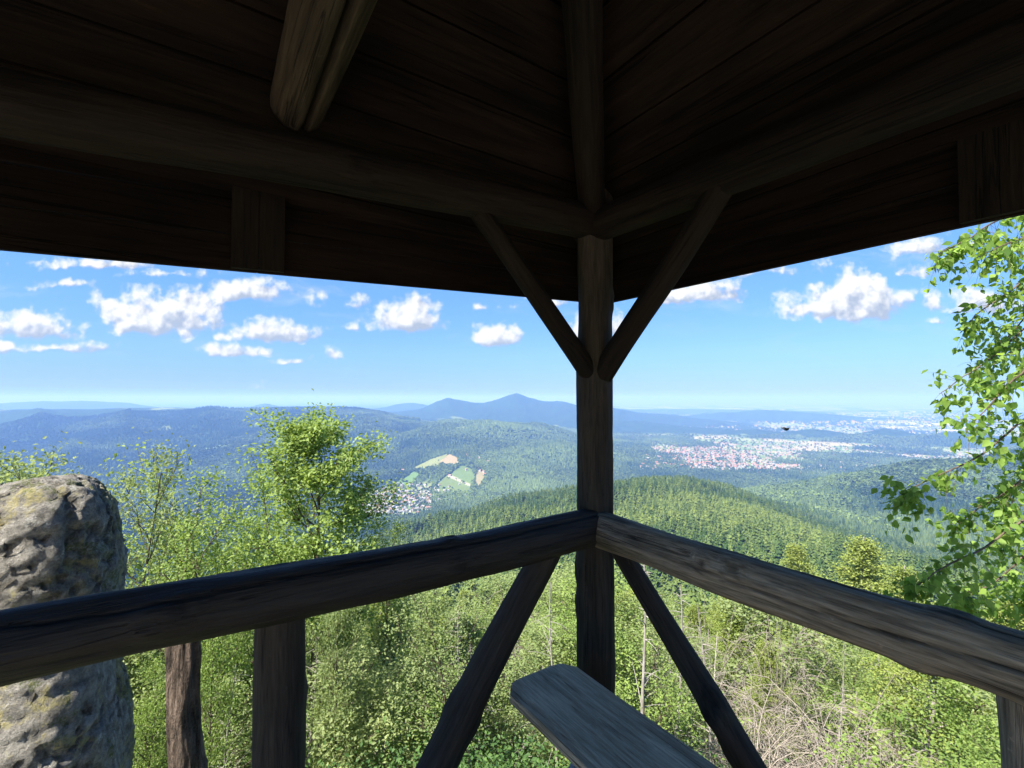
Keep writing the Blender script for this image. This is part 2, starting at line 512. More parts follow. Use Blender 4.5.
def forest_mask(X, Y, Z):
    """1 where woodland stands"""
    px = 512 + F * X / np.maximum(Y, 1)
    n = fbm(X / 420, Y / 420, 21, 4)
    plain = np.clip((-Z - 425) / 14, 0, 1) * np.clip((Y - 1500) / 200, 0, 1)
    plain = plain * np.where((px < 330) | ((px > 432) & (px < 604)) | ((px >= 604) & (Y < 2950)), 0, 1)
    n2 = fbm(X / 900 + .3 * fbm(X / 300, Y / 300, 2, 2), Y / 1500, 33, 4)
    fp = np.where(Y > 6000, np.clip((n2 - .50) * 14, 0, 1), np.clip((n2 - .50) * 14, 0, 1))
    f = 1 - plain * (1 - fp)
    for p in (VINE_L, VINE_R, SOIL, SOIL2, ROADV, MEADOW, MEADOW2):
        f = np.where(in_poly(X, Y, p), 0, f)
    clear = (np.clip((n - .715) * 30, 0, 1)) * np.clip((Y - 1500) / 500, 0, 1) * np.clip((6600 - Y) / 300, 0, 1) * .6
    return f * (1 - clear)

def build_ground():
    az_f = np.arange(-62, 62.01, 0.12)
    az_b = np.arange(64, 296.1, 4.0)
    az = np.radians(np.concatenate([az_f, az_b]))
    rr = np.concatenate([np.exp(np.linspace(math.log(1.5), math.log(1500), 190)),
                         np.arange(1514, 6500, 15.0), np.exp(np.linspace(math.log(6520), math.log(62000), 130))])
    A, Rr = np.meshgrid(az, rr)
    aw = np.abs((A + np.pi) % (2 * np.pi) - np.pi)
    pw = np.interp(aw, [R(62), R(85), R(120)], [1, 0.95, 0.55])
    Rr = 1.5 * (Rr / 1.5) ** pw
    X, Y = Rr * np.sin(A), Rr * np.cos(A)
    Z = ground(X, Y)
    nr, nc = X.shape
    V = np.stack([X, Y, Z], -1).reshape(-1, 3)
    i = np.arange(nr - 1)[:, None]; j = np.arange(nc)[None]
    j2 = (j + 1) % nc
    q = np.stack([i * nc + j, i * nc + j2, (i + 1) * nc + j2, (i + 1) * nc + j], -1).reshape(-1, 4)
    V = np.vstack([V, [[0, 0, ground1(0.01, 0.01)]]])
    c = len(V) - 1
    jj = np.arange(nc)
    tri = np.stack([np.full(nc, c), (jj + 1) % nc, jj], -1)
    fm = forest_mask(V[:, 0], V[:, 1], V[:, 2])
    n = fbm(V[:, 0] / 60, V[:, 1] / 60, 41, 4); n3 = vnoise(V[:, 0] / 170, V[:, 1] / 330, 77)
    forest = np.array([0.018, 0.038, 0.017])[None] * (0.6 + n[:, None] * 0.9)
    field = np.where(n3[:, None] > .62, np.array([0.30, 0.27, 0.15]), np.where(n3[:, None] > .4, np.array([0.13, 0.19, 0.06]), np.array([0.20, 0.24, 0.09])))
    field = field * (.8 + .4 * n[:, None])
    col = forest * fm[:, None] + field * (1 - fm[:, None])
    rn = np.hypot(V[:, 0], V[:, 1])
    nn = fbm(V[:, 0] / 1.1, V[:, 1] / 1.1, 51, 4)
    soil = np.array([0.095, 0.075, 0.045]) * (.5 + nn[:, None])
    # unseen pale ground added behind and under the pavilion to bounce light inside
    bounce_ground = np.array([0.40, 0.355, 0.285]) * (.75 + .5 * nn[:, None])
    gw = (np.clip((1.2 - V[:, 1]) / 1.0, 0, 1) * np.clip((30 - rn) / 8, 0, 1))[:, None]
    grass = np.array([0.075, 0.115, 0.028]) * (.6 + .8 * nn[:, None])
    nearc = np.where(nn[:, None] > .52, soil, grass)
    nearc = nearc * (1 - gw) + bounce_ground * gw
    wn = np.clip((260 - rn) / 120, 0, 1)[:, None]
    col = nearc * wn + col * (1 - wn)
    def paint(poly, rgb, amp=.25):
        m = in_poly(V[:, 0], V[:, 1], poly)
        col[m] = np.array(rgb)[None] * (1 - amp / 2 + amp * n[m][:, None])
    paint(MEADOW, (0.10, 0.17, 0.045)); paint(MEADOW2, (0.17, 0.19, 0.07))
    paint(VINE_L, (0.115, 0.155, 0.045)); paint(VINE_R, (0.105, 0.155, 0.045))
    paint(SOIL, (0.27, 0.205, 0.11)); paint(SOIL2, (0.22, 0.19, 0.09)); paint(ROADV, (0.34, 0.31, 0.23))
    me = np_mesh('ground', V, [q, tri], {'col': col.astype(np.float32)}, smooth=True)
    m, t, out = new_mat('hill_ground')
    a = t.n('ShaderNodeAttribute', attribute_name='col')
    pos = t.n('ShaderNodeNewGeometry').outputs['Position']
    nz = t.noise(pos, 0.9, 6, 0.65)
    c2 = t.mix(1.0, a.outputs['Color'], t.mix(nz, (0.55, 0.55, 0.55), (1.4, 1.4, 1.4)), 'MULTIPLY')
    principled(t, out, c2, 0.95, 0.05, bump(t, nz, 0.6, 0.3))
    o = obj('ground', me, m)
    tag(o, 'ground of the wooded hills, valley and plain', None, None, 'structure')
    return o
build_ground()

# ------------------------------------------------------------------ haze
def build_haze():
    x0, x1, y0, y1, z0, z1 = -64000, 64000, -64000, 64000, -470.0, 150.0
    V = [(x0, y0, z0), (x1, y0, z0), (x1, y1, z0), (x0, y1, z0), (x0, y0, z1), (x1, y0, z1), (x1, y1, z1), (x0, y1, z1)]
    q = [(0, 3, 2, 1), (4, 5, 6, 7), (0, 1, 5, 4), (1, 2, 6, 5), (2, 3, 7, 6), (3, 0, 4, 7)]
    me = np_mesh('haze', np.array(V, float), [np.array(q)])
    m, t, out = new_mat('haze')
    v = t.n('ShaderNodeVolumePrincipled')
    v.inputs['Color'].default_value = (0.225, 0.42, 0.93, 1)
    v.inputs['Absorption Color'].default_value = (0.47, 0.47, 0.47, 1)
    v.inputs['Density'].default_value = 1.35e-4
    v.inputs['Anisotropy'].default_value = 0.0
    t.link(v.outputs[0], out.inputs['Volume'])
    m.cycles.homogeneous_volume = True
    tag(obj('haze', me, m), 'pale blue summer haze over the valley', None, None, 'stuff')
build_haze()

# ------------------------------------------------------------------ pavilion
P0 = np.array([0.441, 2.5])
dL = np.array([-0.833, -0.554]); dL /= np.linalg.norm(dL)
dR = np.array([0.554, -0.833]); dR /= np.linalg.norm(dR)
nL, nR = -dR, -dL          # outward normals of the left / right side
SIDE = 3.05

def on_plane(px, py, origin, d):
    """pixel -> (distance along d, height) on a vertical plane through origin"""
    r = ray(px, py); u = r[0] / r[1]
    t = (origin[0] - u * origin[1]) / (u * d[1] - d[0])
    Y = origin[1] + t * d[1]
    return t, EYE + Y * r[2] / r[1]

def P3(base, d, t, z, off=0.0, n=None):
    p = base + d * t
    if n is not None: p = p + n * off
    return Vector((p[0], p[1], z))

pav = empty('pavilion', (P0[0], P0[1], 0))
tag(pav, 'dark rustic log pavilion with board roof, log handrails and braces at its corner post', 'pavilion')
PB = Vector((P0[0], P0[1], 0))

def log(name, a, b, r0, r1, mat, parent, base=PB, sides=40, seed=0, bend=0.02, rough=0.045, cracks=(), knots=0, flat=None, endcap=True):
    a = Vector(a); b = Vector(b); ax = b - a; L = ax.length
    rings = max(12, int(L / 0.022))
    rnd = random.Random(seed)
    q = ax.to_track_quat('Z', 'Y')
    ph = [rnd.uniform(0, 6.28) for _ in range(6)]
    kn = [(rnd.uniform(.08, .92) * L, rnd.uniform(0, 6.28), rnd.uniform(.035, .06)) for _ in range(knots)]
    V = []; CH = []
    for i in range(rings + 1):
        t = i / rings; z = t * L
        cx = bend * (math.sin(t * 3.1 + ph[0]) * .6 + math.sin(t * 7.3 + ph[1]) * .25)
        cyy = bend * (math.sin(t * 3.7 + ph[2]) * .6 + math.sin(t * 8.1 + ph[3]) * .25)
        k0 = max(0.0, 1 - (min(i, rings - i) / 1.6)) * 0.05
        rr = (r0 + (r1 - r0) * t) * (1 - k0)
        for s in range(sides):
            th = 2 * math.pi * s / sides
            c, sn = math.cos(th), math.sin(th)
            n = mnoise.noise(Vector((c * 1.3 + seed * 3.1, sn * 1.3, z * 2.2))) * rough * 1.5 \
                + mnoise.noise(Vector((c * 4 + seed * 1.7, sn * 4, z * 4.0 + 7))) * rough * .55 \
                + mnoise.noise(Vector((c * 9 + seed, sn * 9, z * 14 + 3))) * rough * .22
            rad = rr * (1 + n); chk = 0.0
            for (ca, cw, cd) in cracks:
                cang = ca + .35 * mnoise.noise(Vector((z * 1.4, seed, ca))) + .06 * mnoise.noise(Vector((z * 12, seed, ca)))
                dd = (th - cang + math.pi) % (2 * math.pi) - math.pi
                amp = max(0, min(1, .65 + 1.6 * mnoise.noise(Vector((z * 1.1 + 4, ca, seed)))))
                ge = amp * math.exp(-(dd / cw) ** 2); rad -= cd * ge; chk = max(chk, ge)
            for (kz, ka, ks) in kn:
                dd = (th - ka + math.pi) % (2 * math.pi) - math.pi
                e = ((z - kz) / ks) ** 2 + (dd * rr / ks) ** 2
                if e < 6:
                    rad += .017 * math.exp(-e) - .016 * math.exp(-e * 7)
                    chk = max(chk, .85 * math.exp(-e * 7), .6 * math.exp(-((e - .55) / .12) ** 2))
            x, y = rad * c, rad * sn
            if flat is not None:
                fa, fd = flat
                dp = x * math.cos(fa) + y * math.sin(fa)
                if dp > fd * rr:
                    x -= (dp - fd * rr) * math.cos(fa); y -= (dp - fd * rr) * math.sin(fa)
            V.append((x + cx, y + cyy, z)); CH.append(min(1.0, chk))
    V = np.array(V)
    i = np.arange(rings)[:, None]; s = np.arange(sides)[None]; s2 = (s + 1) % sides
    qd = np.stack([i * sides + s, i * sides + s2, (i + 1) * sides + s2, (i + 1) * sides + s], -1).reshape(-1, 4)
    c0, c1 = V[:sides].mean(0), V[-sides:].mean(0)
    V = np.vstack([V, [c0], [c1]])
    k = np.arange(sides); n0 = len(V) - 2
    t0 = np.stack([np.full(sides, n0), (k + 1) % sides, k], -1)
    t1 = np.stack([np.full(sides, n0 + 1), rings * sides + k, rings * sides + (k + 1) % sides], -1)
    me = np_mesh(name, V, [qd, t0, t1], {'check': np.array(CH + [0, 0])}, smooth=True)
    o = obj(name, me, mat, parent)
    o.location = a - base
    o.rotation_mode = 'QUATERNION'; o.rotation_quaternion = q
    return o

def plank(name, a, u, v, L, Wd, T, mat, parent, base=PB, seed=0, bev=0.004, nx=30, end_round=0.0, wear=0.0):
    """board with its length along local X. a = corner, u = length dir, v = width dir."""
    u = Vector(u).normalized(); v = Vector(v).normalized(); w = u.cross(v)
    bm = bmesh.new()
    ny = 8
    grid = []
    rnd = random.Random(seed)
    for lay in (0, 1):
        g = []
        for i in range(nx + 1):
            row = []
            for j in range(ny + 1):
                x = L * i / nx; y = Wd * j / ny
                if end_round > 0:
                    yy = (j / ny - .5) * 2
                    cut = end_round * (1 - math.sqrt(max(0, 1 - max(0, (abs(yy) - .45) / .55) ** 2)))
                    x = cut + (L - 2 * cut) * i / nx
                edge = min(i, nx - i, j, ny - j) == 0
                z = T * lay
                z += wear * mnoise.noise(Vector((x * 1.5, y * 9 + seed, lay * 4)))
                yv = y + wear * 1.2 * mnoise.noise(Vector((x * 2.3, seed + j // 8, 9))) * (1 if j in (0, ny) else .4)
                if edge: z += -bev if lay else bev
                row.append(bm.verts.new((x, yv, z)))
            g.append(row)
        grid.append(g)
    for i in range(nx):
        for j in range(ny):
            t = grid[1]; bm.faces.new((t[i][j], t[i + 1][j], t[i + 1][j + 1], t[i][j + 1]))
            t = grid[0]; bm.faces.new((t[i][j], t[i][j + 1], t[i + 1][j + 1], t[i + 1][j]))
    for i in range(nx):
        for j in (0, ny):
            f = (grid[0][i][j], grid[0][i + 1][j], grid[1][i + 1][j], grid[1][i][j])
            bm.faces.new(f if j == 0 else f[::-1])
    for j in range(ny):
        for i in (0, nx):
            f = (grid[0][i][j], grid[0][i][j + 1], grid[1][i][j + 1], grid[1][i][j])
            bm.faces.new(f if i == nx else f[::-1])
    bm.normal_update()
    me = bpy.data.meshes.new(name); bm.to_mesh(me); bm.free()
    o = obj(name, me, mat, parent)
    M = Matrix((u, v, w)).transposed().to_4x4()
    M.translation = Vector(a) - base
    o.matrix_local = M
    return o

def boards_mesh(name, strips, mat, parent, base=PB):
    """strips: list of (p0,p1,p2,p3 , normal, thickness): one mesh of separate flat boards"""
    V = []; Q = []
    for (p, nrm, th) in strips:
        k = len(V)
        for q in p: V.append(Vector(q) - base)
        for q in p: V.append(Vector(q) + nrm * th - base)
        Q += [(k, k + 1, k + 2, k + 3), (k + 7, k + 6, k + 5, k + 4)]
        for a in range(4):
            b = (a + 1) % 4
            Q.append((k + a, k + 4 + a, k + 4 + b, k + b))
    me = np_mesh(name, np.array([tuple(v) for v in V]), [np.array(Q)])
    bm = bmesh.new(); bm.from_mesh(me); bmesh.ops.recalc_face_normals(bm, faces=bm.faces); bm.to_mesh(me); bm.free()
    return obj(name, me, mat, parent)

def wz(px, py, d):                      # point on a side of the pavilion seen at a pixel
    t, z = on_plane(px, py, P0, d)
    return t, z

CEN = P0 + (dL + dR) * SIDE / 2
PLc = P0 + dL * SIDE; PRc = P0 + dR * SIDE; PBk = P0 + (dL + dR) * SIDE
# floor slab and posts
def fl():
    ex = 0.02
    c = [P0 - (dL + dR) * ex, PLc + (dL - dR) * ex, PBk + (dL + dR) * ex, PRc + (dR - dL) * ex]
    n = 14; st = []
    for i in range(n):
        f0, f1 = i / n + .002, (i + 1) / n - .002
        a = c[0] + (c[3] - c[0]) * f0; b = c[1] + (c[2] - c[1]) * f0; b2 = c[1] + (c[2] - c[1]) * f1; a2 = c[0] + (c[3] - c[0]) * f1
        st.append(([(*a, -.20), (*b, -.20), (*b2, -.20), (*a2, -.20)], Vector((0, 0, 1)), .06 + .002 * (i % 3)))
    boards_mesh('floor', st, W_POST, pav)
    for k, p in enumerate((P0, PLc, PRc, PBk)):
        log('foundation_pier', (p[0], p[1], -2.6), (p[0], p[1], -.20), .16, .15, B_GREY, pav, seed=70 + k, sides=20)
fl()
zc = EYE + .867 + .09
log('corner_post', (P0[0], P0[1], -.2), (P0[0], P0[1], 2.95), .100, .090, W_POST, pav, seed=3, sides=72, bend=.014, rough=.075, cracks=((4.1, .06, .016), (5.6, .05, .012), (3.3, .05, .010)), knots=9)
for k, p in enumerate((PLc, PRc, PBk)):
    log('corner_post', (p[0], p[1], -.2), (p[0], p[1], 2.85), .098, .09, W_POST, pav, seed=13 + k)
# handrails
INW = (dL + dR) * 0.035
railL0 = P3(P0 + INW, dL, 0.0, wz(588, 523, dL)[1])
tl, zl = wz(0, 646, dL)
railL1 = P3(P0 + INW, dL, SIDE, railL0.z + (zl - railL0.z) * SIDE / tl)
log('handrail', railL0, railL1, .094, .092, W_RAIL, pav, seed=21, sides=72, bend=.022, rough=.06, cracks=((2.2, .05, .012), (.9, .05, .012), (4.3, .05, .016)), knots=6)
railR0 = P3(P0 + INW, dR, 0.0, wz(602, 526, dR)[1])
tr, zr = wz(1024, 662, dR)
railR1 = P3(P0 + INW, dR, SIDE, railR0.z + (zr - railR0.z) * SIDE / tr)
log('handrail', railR0, railR1, .086, .078, W_RAIL2, pav, seed=29, sides=72, bend=.026, rough=.07, cracks=((3.0, .06, .016), (1.6, .05, .013), (.3, .05, .016), (4.9, .05, .014)), knots=11)
# posts under the rails, half-way along
tm, _ = wz(280, 690, dL)
log('railing_post', P3(P0, dL, tm, -.14), P3(P0, dL, tm, railL0.z - .04), .088, .080, W_POST, pav, seed=31, sides=56, bend=.012, rough=.05, cracks=((5.1, .06, .022), (4.2, .05, .012)), knots=2)
tm2, _ = wz(1020, 720, dR)
log('railing_post', P3(P0, dR, tm2, -.14), P3(P0, dR, tm2, railR0.z - .05), .055, .05, W_RAIL2, pav, seed=33, sides=40)
# lower braces
def brace(p0, p1, d, r0, r1, mat, seed, z1=None, inset=0.0, **kw):
    t0, z0 = wz(*p0, d); t1, zz1 = wz(*p1, d)
    a = P3(P0, d, t0, z0); b = P3(P0, d, t1, zz1)
    if z1 is not None:
        f = (z1 - z0) / (zz1 - z0); b = a + (b - a) * f
    log('brace', a, b, r0, r1, mat, pav, seed=seed, sides=48, **kw)
brace((551, 545), (436, 768), dL, .066, .084, W_POST, 41, z1=-.14, bend=.012, rough=.05, cracks=((4.4, .07, .020), (5.5, .05, .01)), knots=3)
brace((616, 545), (748, 768), dR, .048, .058, W_POST, 43, z1=-.14, bend=.012, rough=.05, cracks=((4.7, .06, .010),), knots=3)
# upper braces
brace((474, 205), (595, 381), dL, .044, .054, W_BEAM, 45, bend=.008, cracks=((4.4, .06, .01),))
brace((726, 181), (597, 381), dR, .054, .058, W_BEAM, 47, bend=.008, cracks=((4.4, .06, .01),))
# tie beams above the posts (wall plates)
t0, z0 = wz(578, 236, dL); t1, z1 = wz(0, 130, dL)
sl = (z1 - z0) / (t1 - t0)
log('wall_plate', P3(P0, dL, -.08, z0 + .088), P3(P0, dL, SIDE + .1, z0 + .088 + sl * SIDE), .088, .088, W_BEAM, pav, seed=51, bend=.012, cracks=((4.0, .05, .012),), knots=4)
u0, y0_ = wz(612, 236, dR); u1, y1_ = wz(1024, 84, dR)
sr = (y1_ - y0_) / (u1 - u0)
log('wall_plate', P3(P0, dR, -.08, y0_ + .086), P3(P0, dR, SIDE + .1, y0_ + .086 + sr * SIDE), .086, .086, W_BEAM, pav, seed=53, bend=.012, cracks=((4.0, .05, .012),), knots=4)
log('wall_plate', P3(PLc, dR, -.08, zc), P3(PLc, dR, SIDE + .1, zc), .086, .086, W_BEAM, pav, seed=55)
log('wall_plate', P3(PRc, dL, -.08, zc), P3(PRc, dL, SIDE + .1, zc), .086, .086, W_BEAM, pav, seed=57)
# split log lying across, from the middle of the left wall plate
ta, za = wz(297, 128, dL)
pa = P3(P0, dL, ta, za + .075)
log('tie_log', pa, pa + Vector((dR[0], dR[1], 0.0)) * SIDE, .092, .1, W_TIE, pav, seed=61, sides=64, bend=.01, rough=.05, cracks=((4.9, .10, .035), (5.8, .05, .012)), knots=3)
# roof: boards under a pyramid, fascia boards round the eaves
OV = 0.45
RZ, TAN = 2.84, 0.50
APEX = Vector((CEN[0], CEN[1], RZ + TAN * SIDE / 2))
OVS = 0.53
EC = [P0 - (dL + dR) * OVS, PLc + (dL - dR) * OVS, PBk + (dL + dR) * OVS, PRc + (dR - dL) * OVS]
EZ = RZ - TAN * OVS
me = np_mesh('roof', np.array([tuple(Vector((c[0], c[1], EZ + .05)) - PB) for c in EC] + [tuple(APEX + Vector((0, 0, .05)) - PB)]
             + [tuple(Vector((c[0], c[1], EZ + .10)) - PB) for c in EC] + [tuple(APEX + Vector((0, 0, .11)) - PB)]),
             [np.array([(0, 1, 4), (1, 2, 4), (2, 3, 4), (3, 0, 4), (6, 5, 9), (7, 6, 9), (8, 7, 9), (5, 8, 9)]),
              np.array([(0, 5, 6, 1), (1, 6, 7, 2), (2, 7, 8, 3), (3, 8, 5, 0)])])
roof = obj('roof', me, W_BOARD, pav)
for k in range(4):
    a = Vector((*EC[k], EZ)); b = Vector((*EC[(k + 1) % 4], EZ))
    nb = 11; st = []
    nrm = (b - a).cross(APEX - a).normalized()
    if nrm.z < 0: nrm = -nrm
    rnd = random.Random(90 + k)
    for i in range(nb):
        f0, f1 = i / nb, (i + 1) / nb - .004
        dz = rnd.uniform(0, .009)
        p = [a.lerp(APEX, f0), b.lerp(APEX, f0), b.lerp(APEX, f1), a.lerp(APEX, f1)]
        st.append(([q + nrm * dz for q in p], nrm, .022))
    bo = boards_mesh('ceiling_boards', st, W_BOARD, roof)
    ux = (b - a).normalized()
    # turn the object so its local X runs along the boards
    Mx = Matrix((ux, nrm.cross(ux), nrm)).transposed().to_4x4()
    bo.data.transform(Mx.inverted()); bo.matrix_local = Mx
for k, c in enumerate((P0, PLc, PBk, PRc)):
    o_ = c - (CEN - c) / np.linalg.norm(CEN - c) * .55
    log('hip_rafter', (o_[0], o_[1], RZ - .11 - TAN * .39), APEX - Vector((0, 0, .12)), .07, .065, W_BEAM, pav, seed=63 + k)
def fascia(d, n, zt, pb0, pb1, px_mid, seed, par=1):
    C = P0 - (dL + dR) * OV
    t0, zb0 = on_plane(*pb0, C, d); t1, zb1 = on_plane(*pb1, C, d)
    k = (zb1 - zb0) / (t1 - t0)
    tm_, _ = on_plane(px_mid, 240, C, d)
    T = SIDE + 2 * OV
    rnd = random.Random(seed)
    nv = Vector((n[0], n[1], 0))
    zb = lambda t: zb0 + k * (t - t0)
    st = []
    for (ta_, tb_) in ((-.02, tm_ - .0010), (tm_ + .0010, T)):
        for (h0, h1, off) in ((0, .15, 0), (.155, .30, .006), (.305, .44, -.004)):
            q = [P3(C, d, ta_, zb(ta_) + h0), P3(C, d, tb_, zb(tb_) + h0), P3(C, d, tb_, zb(tb_) + h1), P3(C, d, ta_, zb(ta_) + h1)]
            st.append(([v + nv * off for v in q], nv, .024))
    o = boards_mesh('fascia', st, W_BOARD, pav)
    Mx = Matrix((Vector((d[0], d[1], 0)), nv if Vector((d[0], d[1], 0)).cross(nv).z > 0 else -nv, Vector((0, 0, 1)))).transposed().to_4x4()
    o.data.transform(Mx.inverted()); o.matrix_local = Mx
    st = []
    for sgn in (-1, 1):
        a_, b_ = sorted((tm_ + sgn * .0010, tm_ + sgn * .10))
        q = [P3(C, d, a_, zb(a_) + .004), P3(C, d, b_, zb(b_) + .004), P3(C, d, b_, zb(b_) + .44), P3(C, d, a_, zb(a_) + .44)]
        st.append(([v - nv * .034 for v in q], nv, .026))
    o2 = boards_mesh('batten', st, W_BEAM, pav)
fascia(dL, nL, 2.66, (577, 301), (0, 249), 258, 81)
fascia(dR, nR, 2.66, (617, 301), (1024, 213), 1004, 83)
def fascia_back(c0, d, n):
    st = []
    for h0 in (0, .155, .31):
        q = [P3(c0, d, 0, 2.38 + h0), P3(c0, d, SIDE + 2 * OV, 2.38 + h0), P3(c0, d, SIDE + 2 * OV, 2.38 + h0 + .15), P3(c0, d, 0, 2.38 + h0 + .15)]
        st.append((q, Vector((n[0], n[1], 0)), .024))
    boards_mesh('fascia', st, W_BOARD, pav)
fascia_back(PLc + (dL - dR) * OV, dR, dL)
fascia_back(PRc + (dR - dL) * OV, dL, dR)

# ------------------------------------------------------------------ bench
zt = .50
def floor_at(px, py, z):
    r = ray(px, py); s = (z - EYE) / r[2]
    return np.array([r[0] * s, r[1] * s])
b0 = floor_at(508, 690, zt); b1 = floor_at(573, 662, zt)
wid = float(np.linalg.norm(b1 - b0))
bench = empty('bench', (b0[0], b0[1], 0), math.atan2(dR[1], dR[0]))
tag(bench, 'weathered grey plank bench with rounded end standing beside the corner post', 'bench')
BB = Vector((0, 0, 0))
plank('seat', (-.055, 0, zt - .055), (1, 0, 0), (0, 1, 0), 1.9, wid, .055, W_SEAT, bench, BB, seed=4, bev=.009, nx=90, end_round=.07, wear=.004)
for x in (.50, 1.55):
    log('leg', (x, wid * .5, -.14), (x, wid * .5, zt - .055), .085, .08, W_POST, bench, BB, seed=int(x * 40), sides=28)

# ------------------------------------------------------------------ rock
def build_rock():
    Yc = 2.95
    # footprint (x px, depth): a corner towards the viewer separates a left face from a right face
    fp = [(-330, 3.3), (-120, 2.45), (46, 2.56), (104, 2.86), (128, 3.5), (95, 4.0), (-150, 4.3)]
    pts = np.array([[(a - 512) / F * y, y] for a, y in fp])
    c = pts.mean(0)
    n = len(pts)
    NT_, NH = 360, 220
    th = np.linspace(0, 2 * np.pi, NT_, endpoint=False)
    rad = np.zeros(NT_)
    for i, t in enumerate(th):
        d = np.array([math.cos(t), math.sin(t)]); best = 0
        for k in range(n):
            a, b = pts[k] - c, pts[(k + 1) % n] - c
            e = b - a
            den = d[0] * e[1] - d[1] * e[0]
            if abs(den) < 1e-9: continue
            s = (a[0] * e[1] - a[1] * e[0]) / den; q = (a[0] * d[1] - a[1] * d[0]) / den
            if s > 0 and -1e-6 <= q <= 1 + 1e-6: best = s
        rad[i] = best
    ker = np.ones(9) / 9
    rad = np.convolve(np.concatenate([rad[-8:], rad, rad[:8]]), ker, 'same')[8:-8]
    zb, ztop = -3.6, 1.34
    V = []
    for j in range(NH + 1):
        f = j / NH
        # profile: mostly straight, rounded shoulder, flat-ish top
        if f < .78:
            z = zb + (ztop - .34 - zb) * (f / .78); k = 1.16 - .18 * f / .78
        else:
            g = (f - .78) / .22 * math.pi / 2
            z = ztop - .34 + .34 * math.sin(min(g * 1.6, math.pi / 2)); k = .98 * (math.cos(g) ** .78 if f < 1 else 0)
        for i in range(NT_):
            x = c[0] + math.cos(th[i]) * rad[i] * k; y = c[1] + math.sin(th[i]) * rad[i] * k
            tz = z
            if f > .55: tz += (x + 2.5) * .26 * (f - .55) / .45
            V.append((x, y, tz))
    V = np.array(V)
    out = np.empty_like(V)
    for i, v in enumerate(V):
        p = Vector(v)
        w = p * 0.9
        n1 = mnoise.noise(w * 1.3 + Vector((3, 1, 7)))
        n2 = abs(mnoise.noise(Vector((p.x * 3.2, p.y * 3.2, p.z * 2.0))))
        n3 = mnoise.noise(p * 8)
        n4 = mnoise.noise(p * 19); n5 = abs(mnoise.noise(p * 6.0 + Vector((9, 9, 9)))); n6 = mnoise.noise(p * 42)
        n7 = mnoise.noise(Vector((p.x * 5 + 3, p.y * 5, p.z * 1.1)))
        tn = mnoise.noise(Vector((p.x * 1.9, p.y * 1.9, p.z * 1.3 + 5))) * 5
        ter = (math.floor(tn) + max(0, min(1, ((tn - math.floor(tn)) - .38) * 5))) / 5
        fd = mnoise.voronoi(Vector((p.x * 1.5 + .25 * n3, p.y * 1.5, p.z * 1.0 + .25 * n4)))[0]
        crk = max(0, .07 - (fd[1] - fd[0])) / .07
        fr = mnoise.fractal(p * 11, .8, 2.1, 4)
        d = .10 * n1 + .075 * ter - .050 * crk + .034 * n7 + .010 * n3 + .014 * n4 + .012 * fr + .013 * n6
        dirv = Vector((v[0] - c[0], v[1] - c[1], (v[2] - .2) * .5 if v[2] > .7 else 0))
        dirv.normalize()
        out[i] = p + dirv * d
    i = np.arange(NH)[:, None]; s = np.arange(NT_)[None]; s2 = (s + 1) % NT_
    q = np.stack([i * NT_ + s, i * NT_ + s2, (i + 1) * NT_ + s2, (i + 1) * NT_ + s], -1).reshape(-1, 4)
    me = np_mesh('boulder', out, [q], smooth=True)
    m, t, o_ = new_mat('lichen_rock')
    co = t.n('ShaderNodeTexCoord').outputs['Object']
    n1 = t.noise(co, 3.0, 8, .65); n2 = t.noise(co, 14, 9, .72); n3 = t.noise(co, 75, 6, .7)
    base = t.mix(t.mapr(n2, .34, .66), (0.105, 0.097, 0.083), (0.44, 0.41, 0.35))
    base = t.mix(t.mapr(n3, .48, .68, 0, .55), base, (0.11, 0.10, 0.08))
    lich = t.math('MULTIPLY', t.mapr(n1, .50, .56), t.mapr(n2, .44, .52))
    base = t.mix(t.math('MULTIPLY', lich, .6), base, (0.36, 0.31, 0.085))
    moss = t.math('MULTIPLY', t.mapr(t.noise(co, 4.4, 7, .65), .56, .61), t.mapr(n3, .4, .55))
    base = t.mix(t.math('MULTIPLY', moss, .75), base, (0.10, 0.125, 0.03))
    pale = t.mapr(t.noise(co, 9, 6, .7), .62, .66, 0, .6)
    base = t.mix(pale, base, (0.55, 0.53, 0.46))
    h = t.math('ADD', t.math('MULTIPLY', n2, .8), t.math('MULTIPLY', n3, .45))
    principled(t, o_, base, .95, .1, bump(t, h, 1.0, .06))
    o = obj('boulder', me, m)
    tag(o, 'tall grey rock pinnacle with yellow lichen rising behind the left handrail', 'rock')
build_rock()

# bark-covered stump outside the left rail
sp = at(187, 700, 2.45)
st_ = log('bark_stump', (sp.x + .02, sp.y, -2.6), (sp.x - .012, sp.y, .74), .082, .066, B_STUMP, None, base=Vector((0, 0, 0)), seed=101, sides=90, bend=.035, rough=.38,
          cracks=((4.5, .12, .03), (3.6, .10, .03), (5.4, .12, .026), (2.6, .1, .02), (4.0, .07, .02)), knots=8)
tag(st_, 'flaking brown bark stump upright behind left handrail beside the rock', 'tree stump')

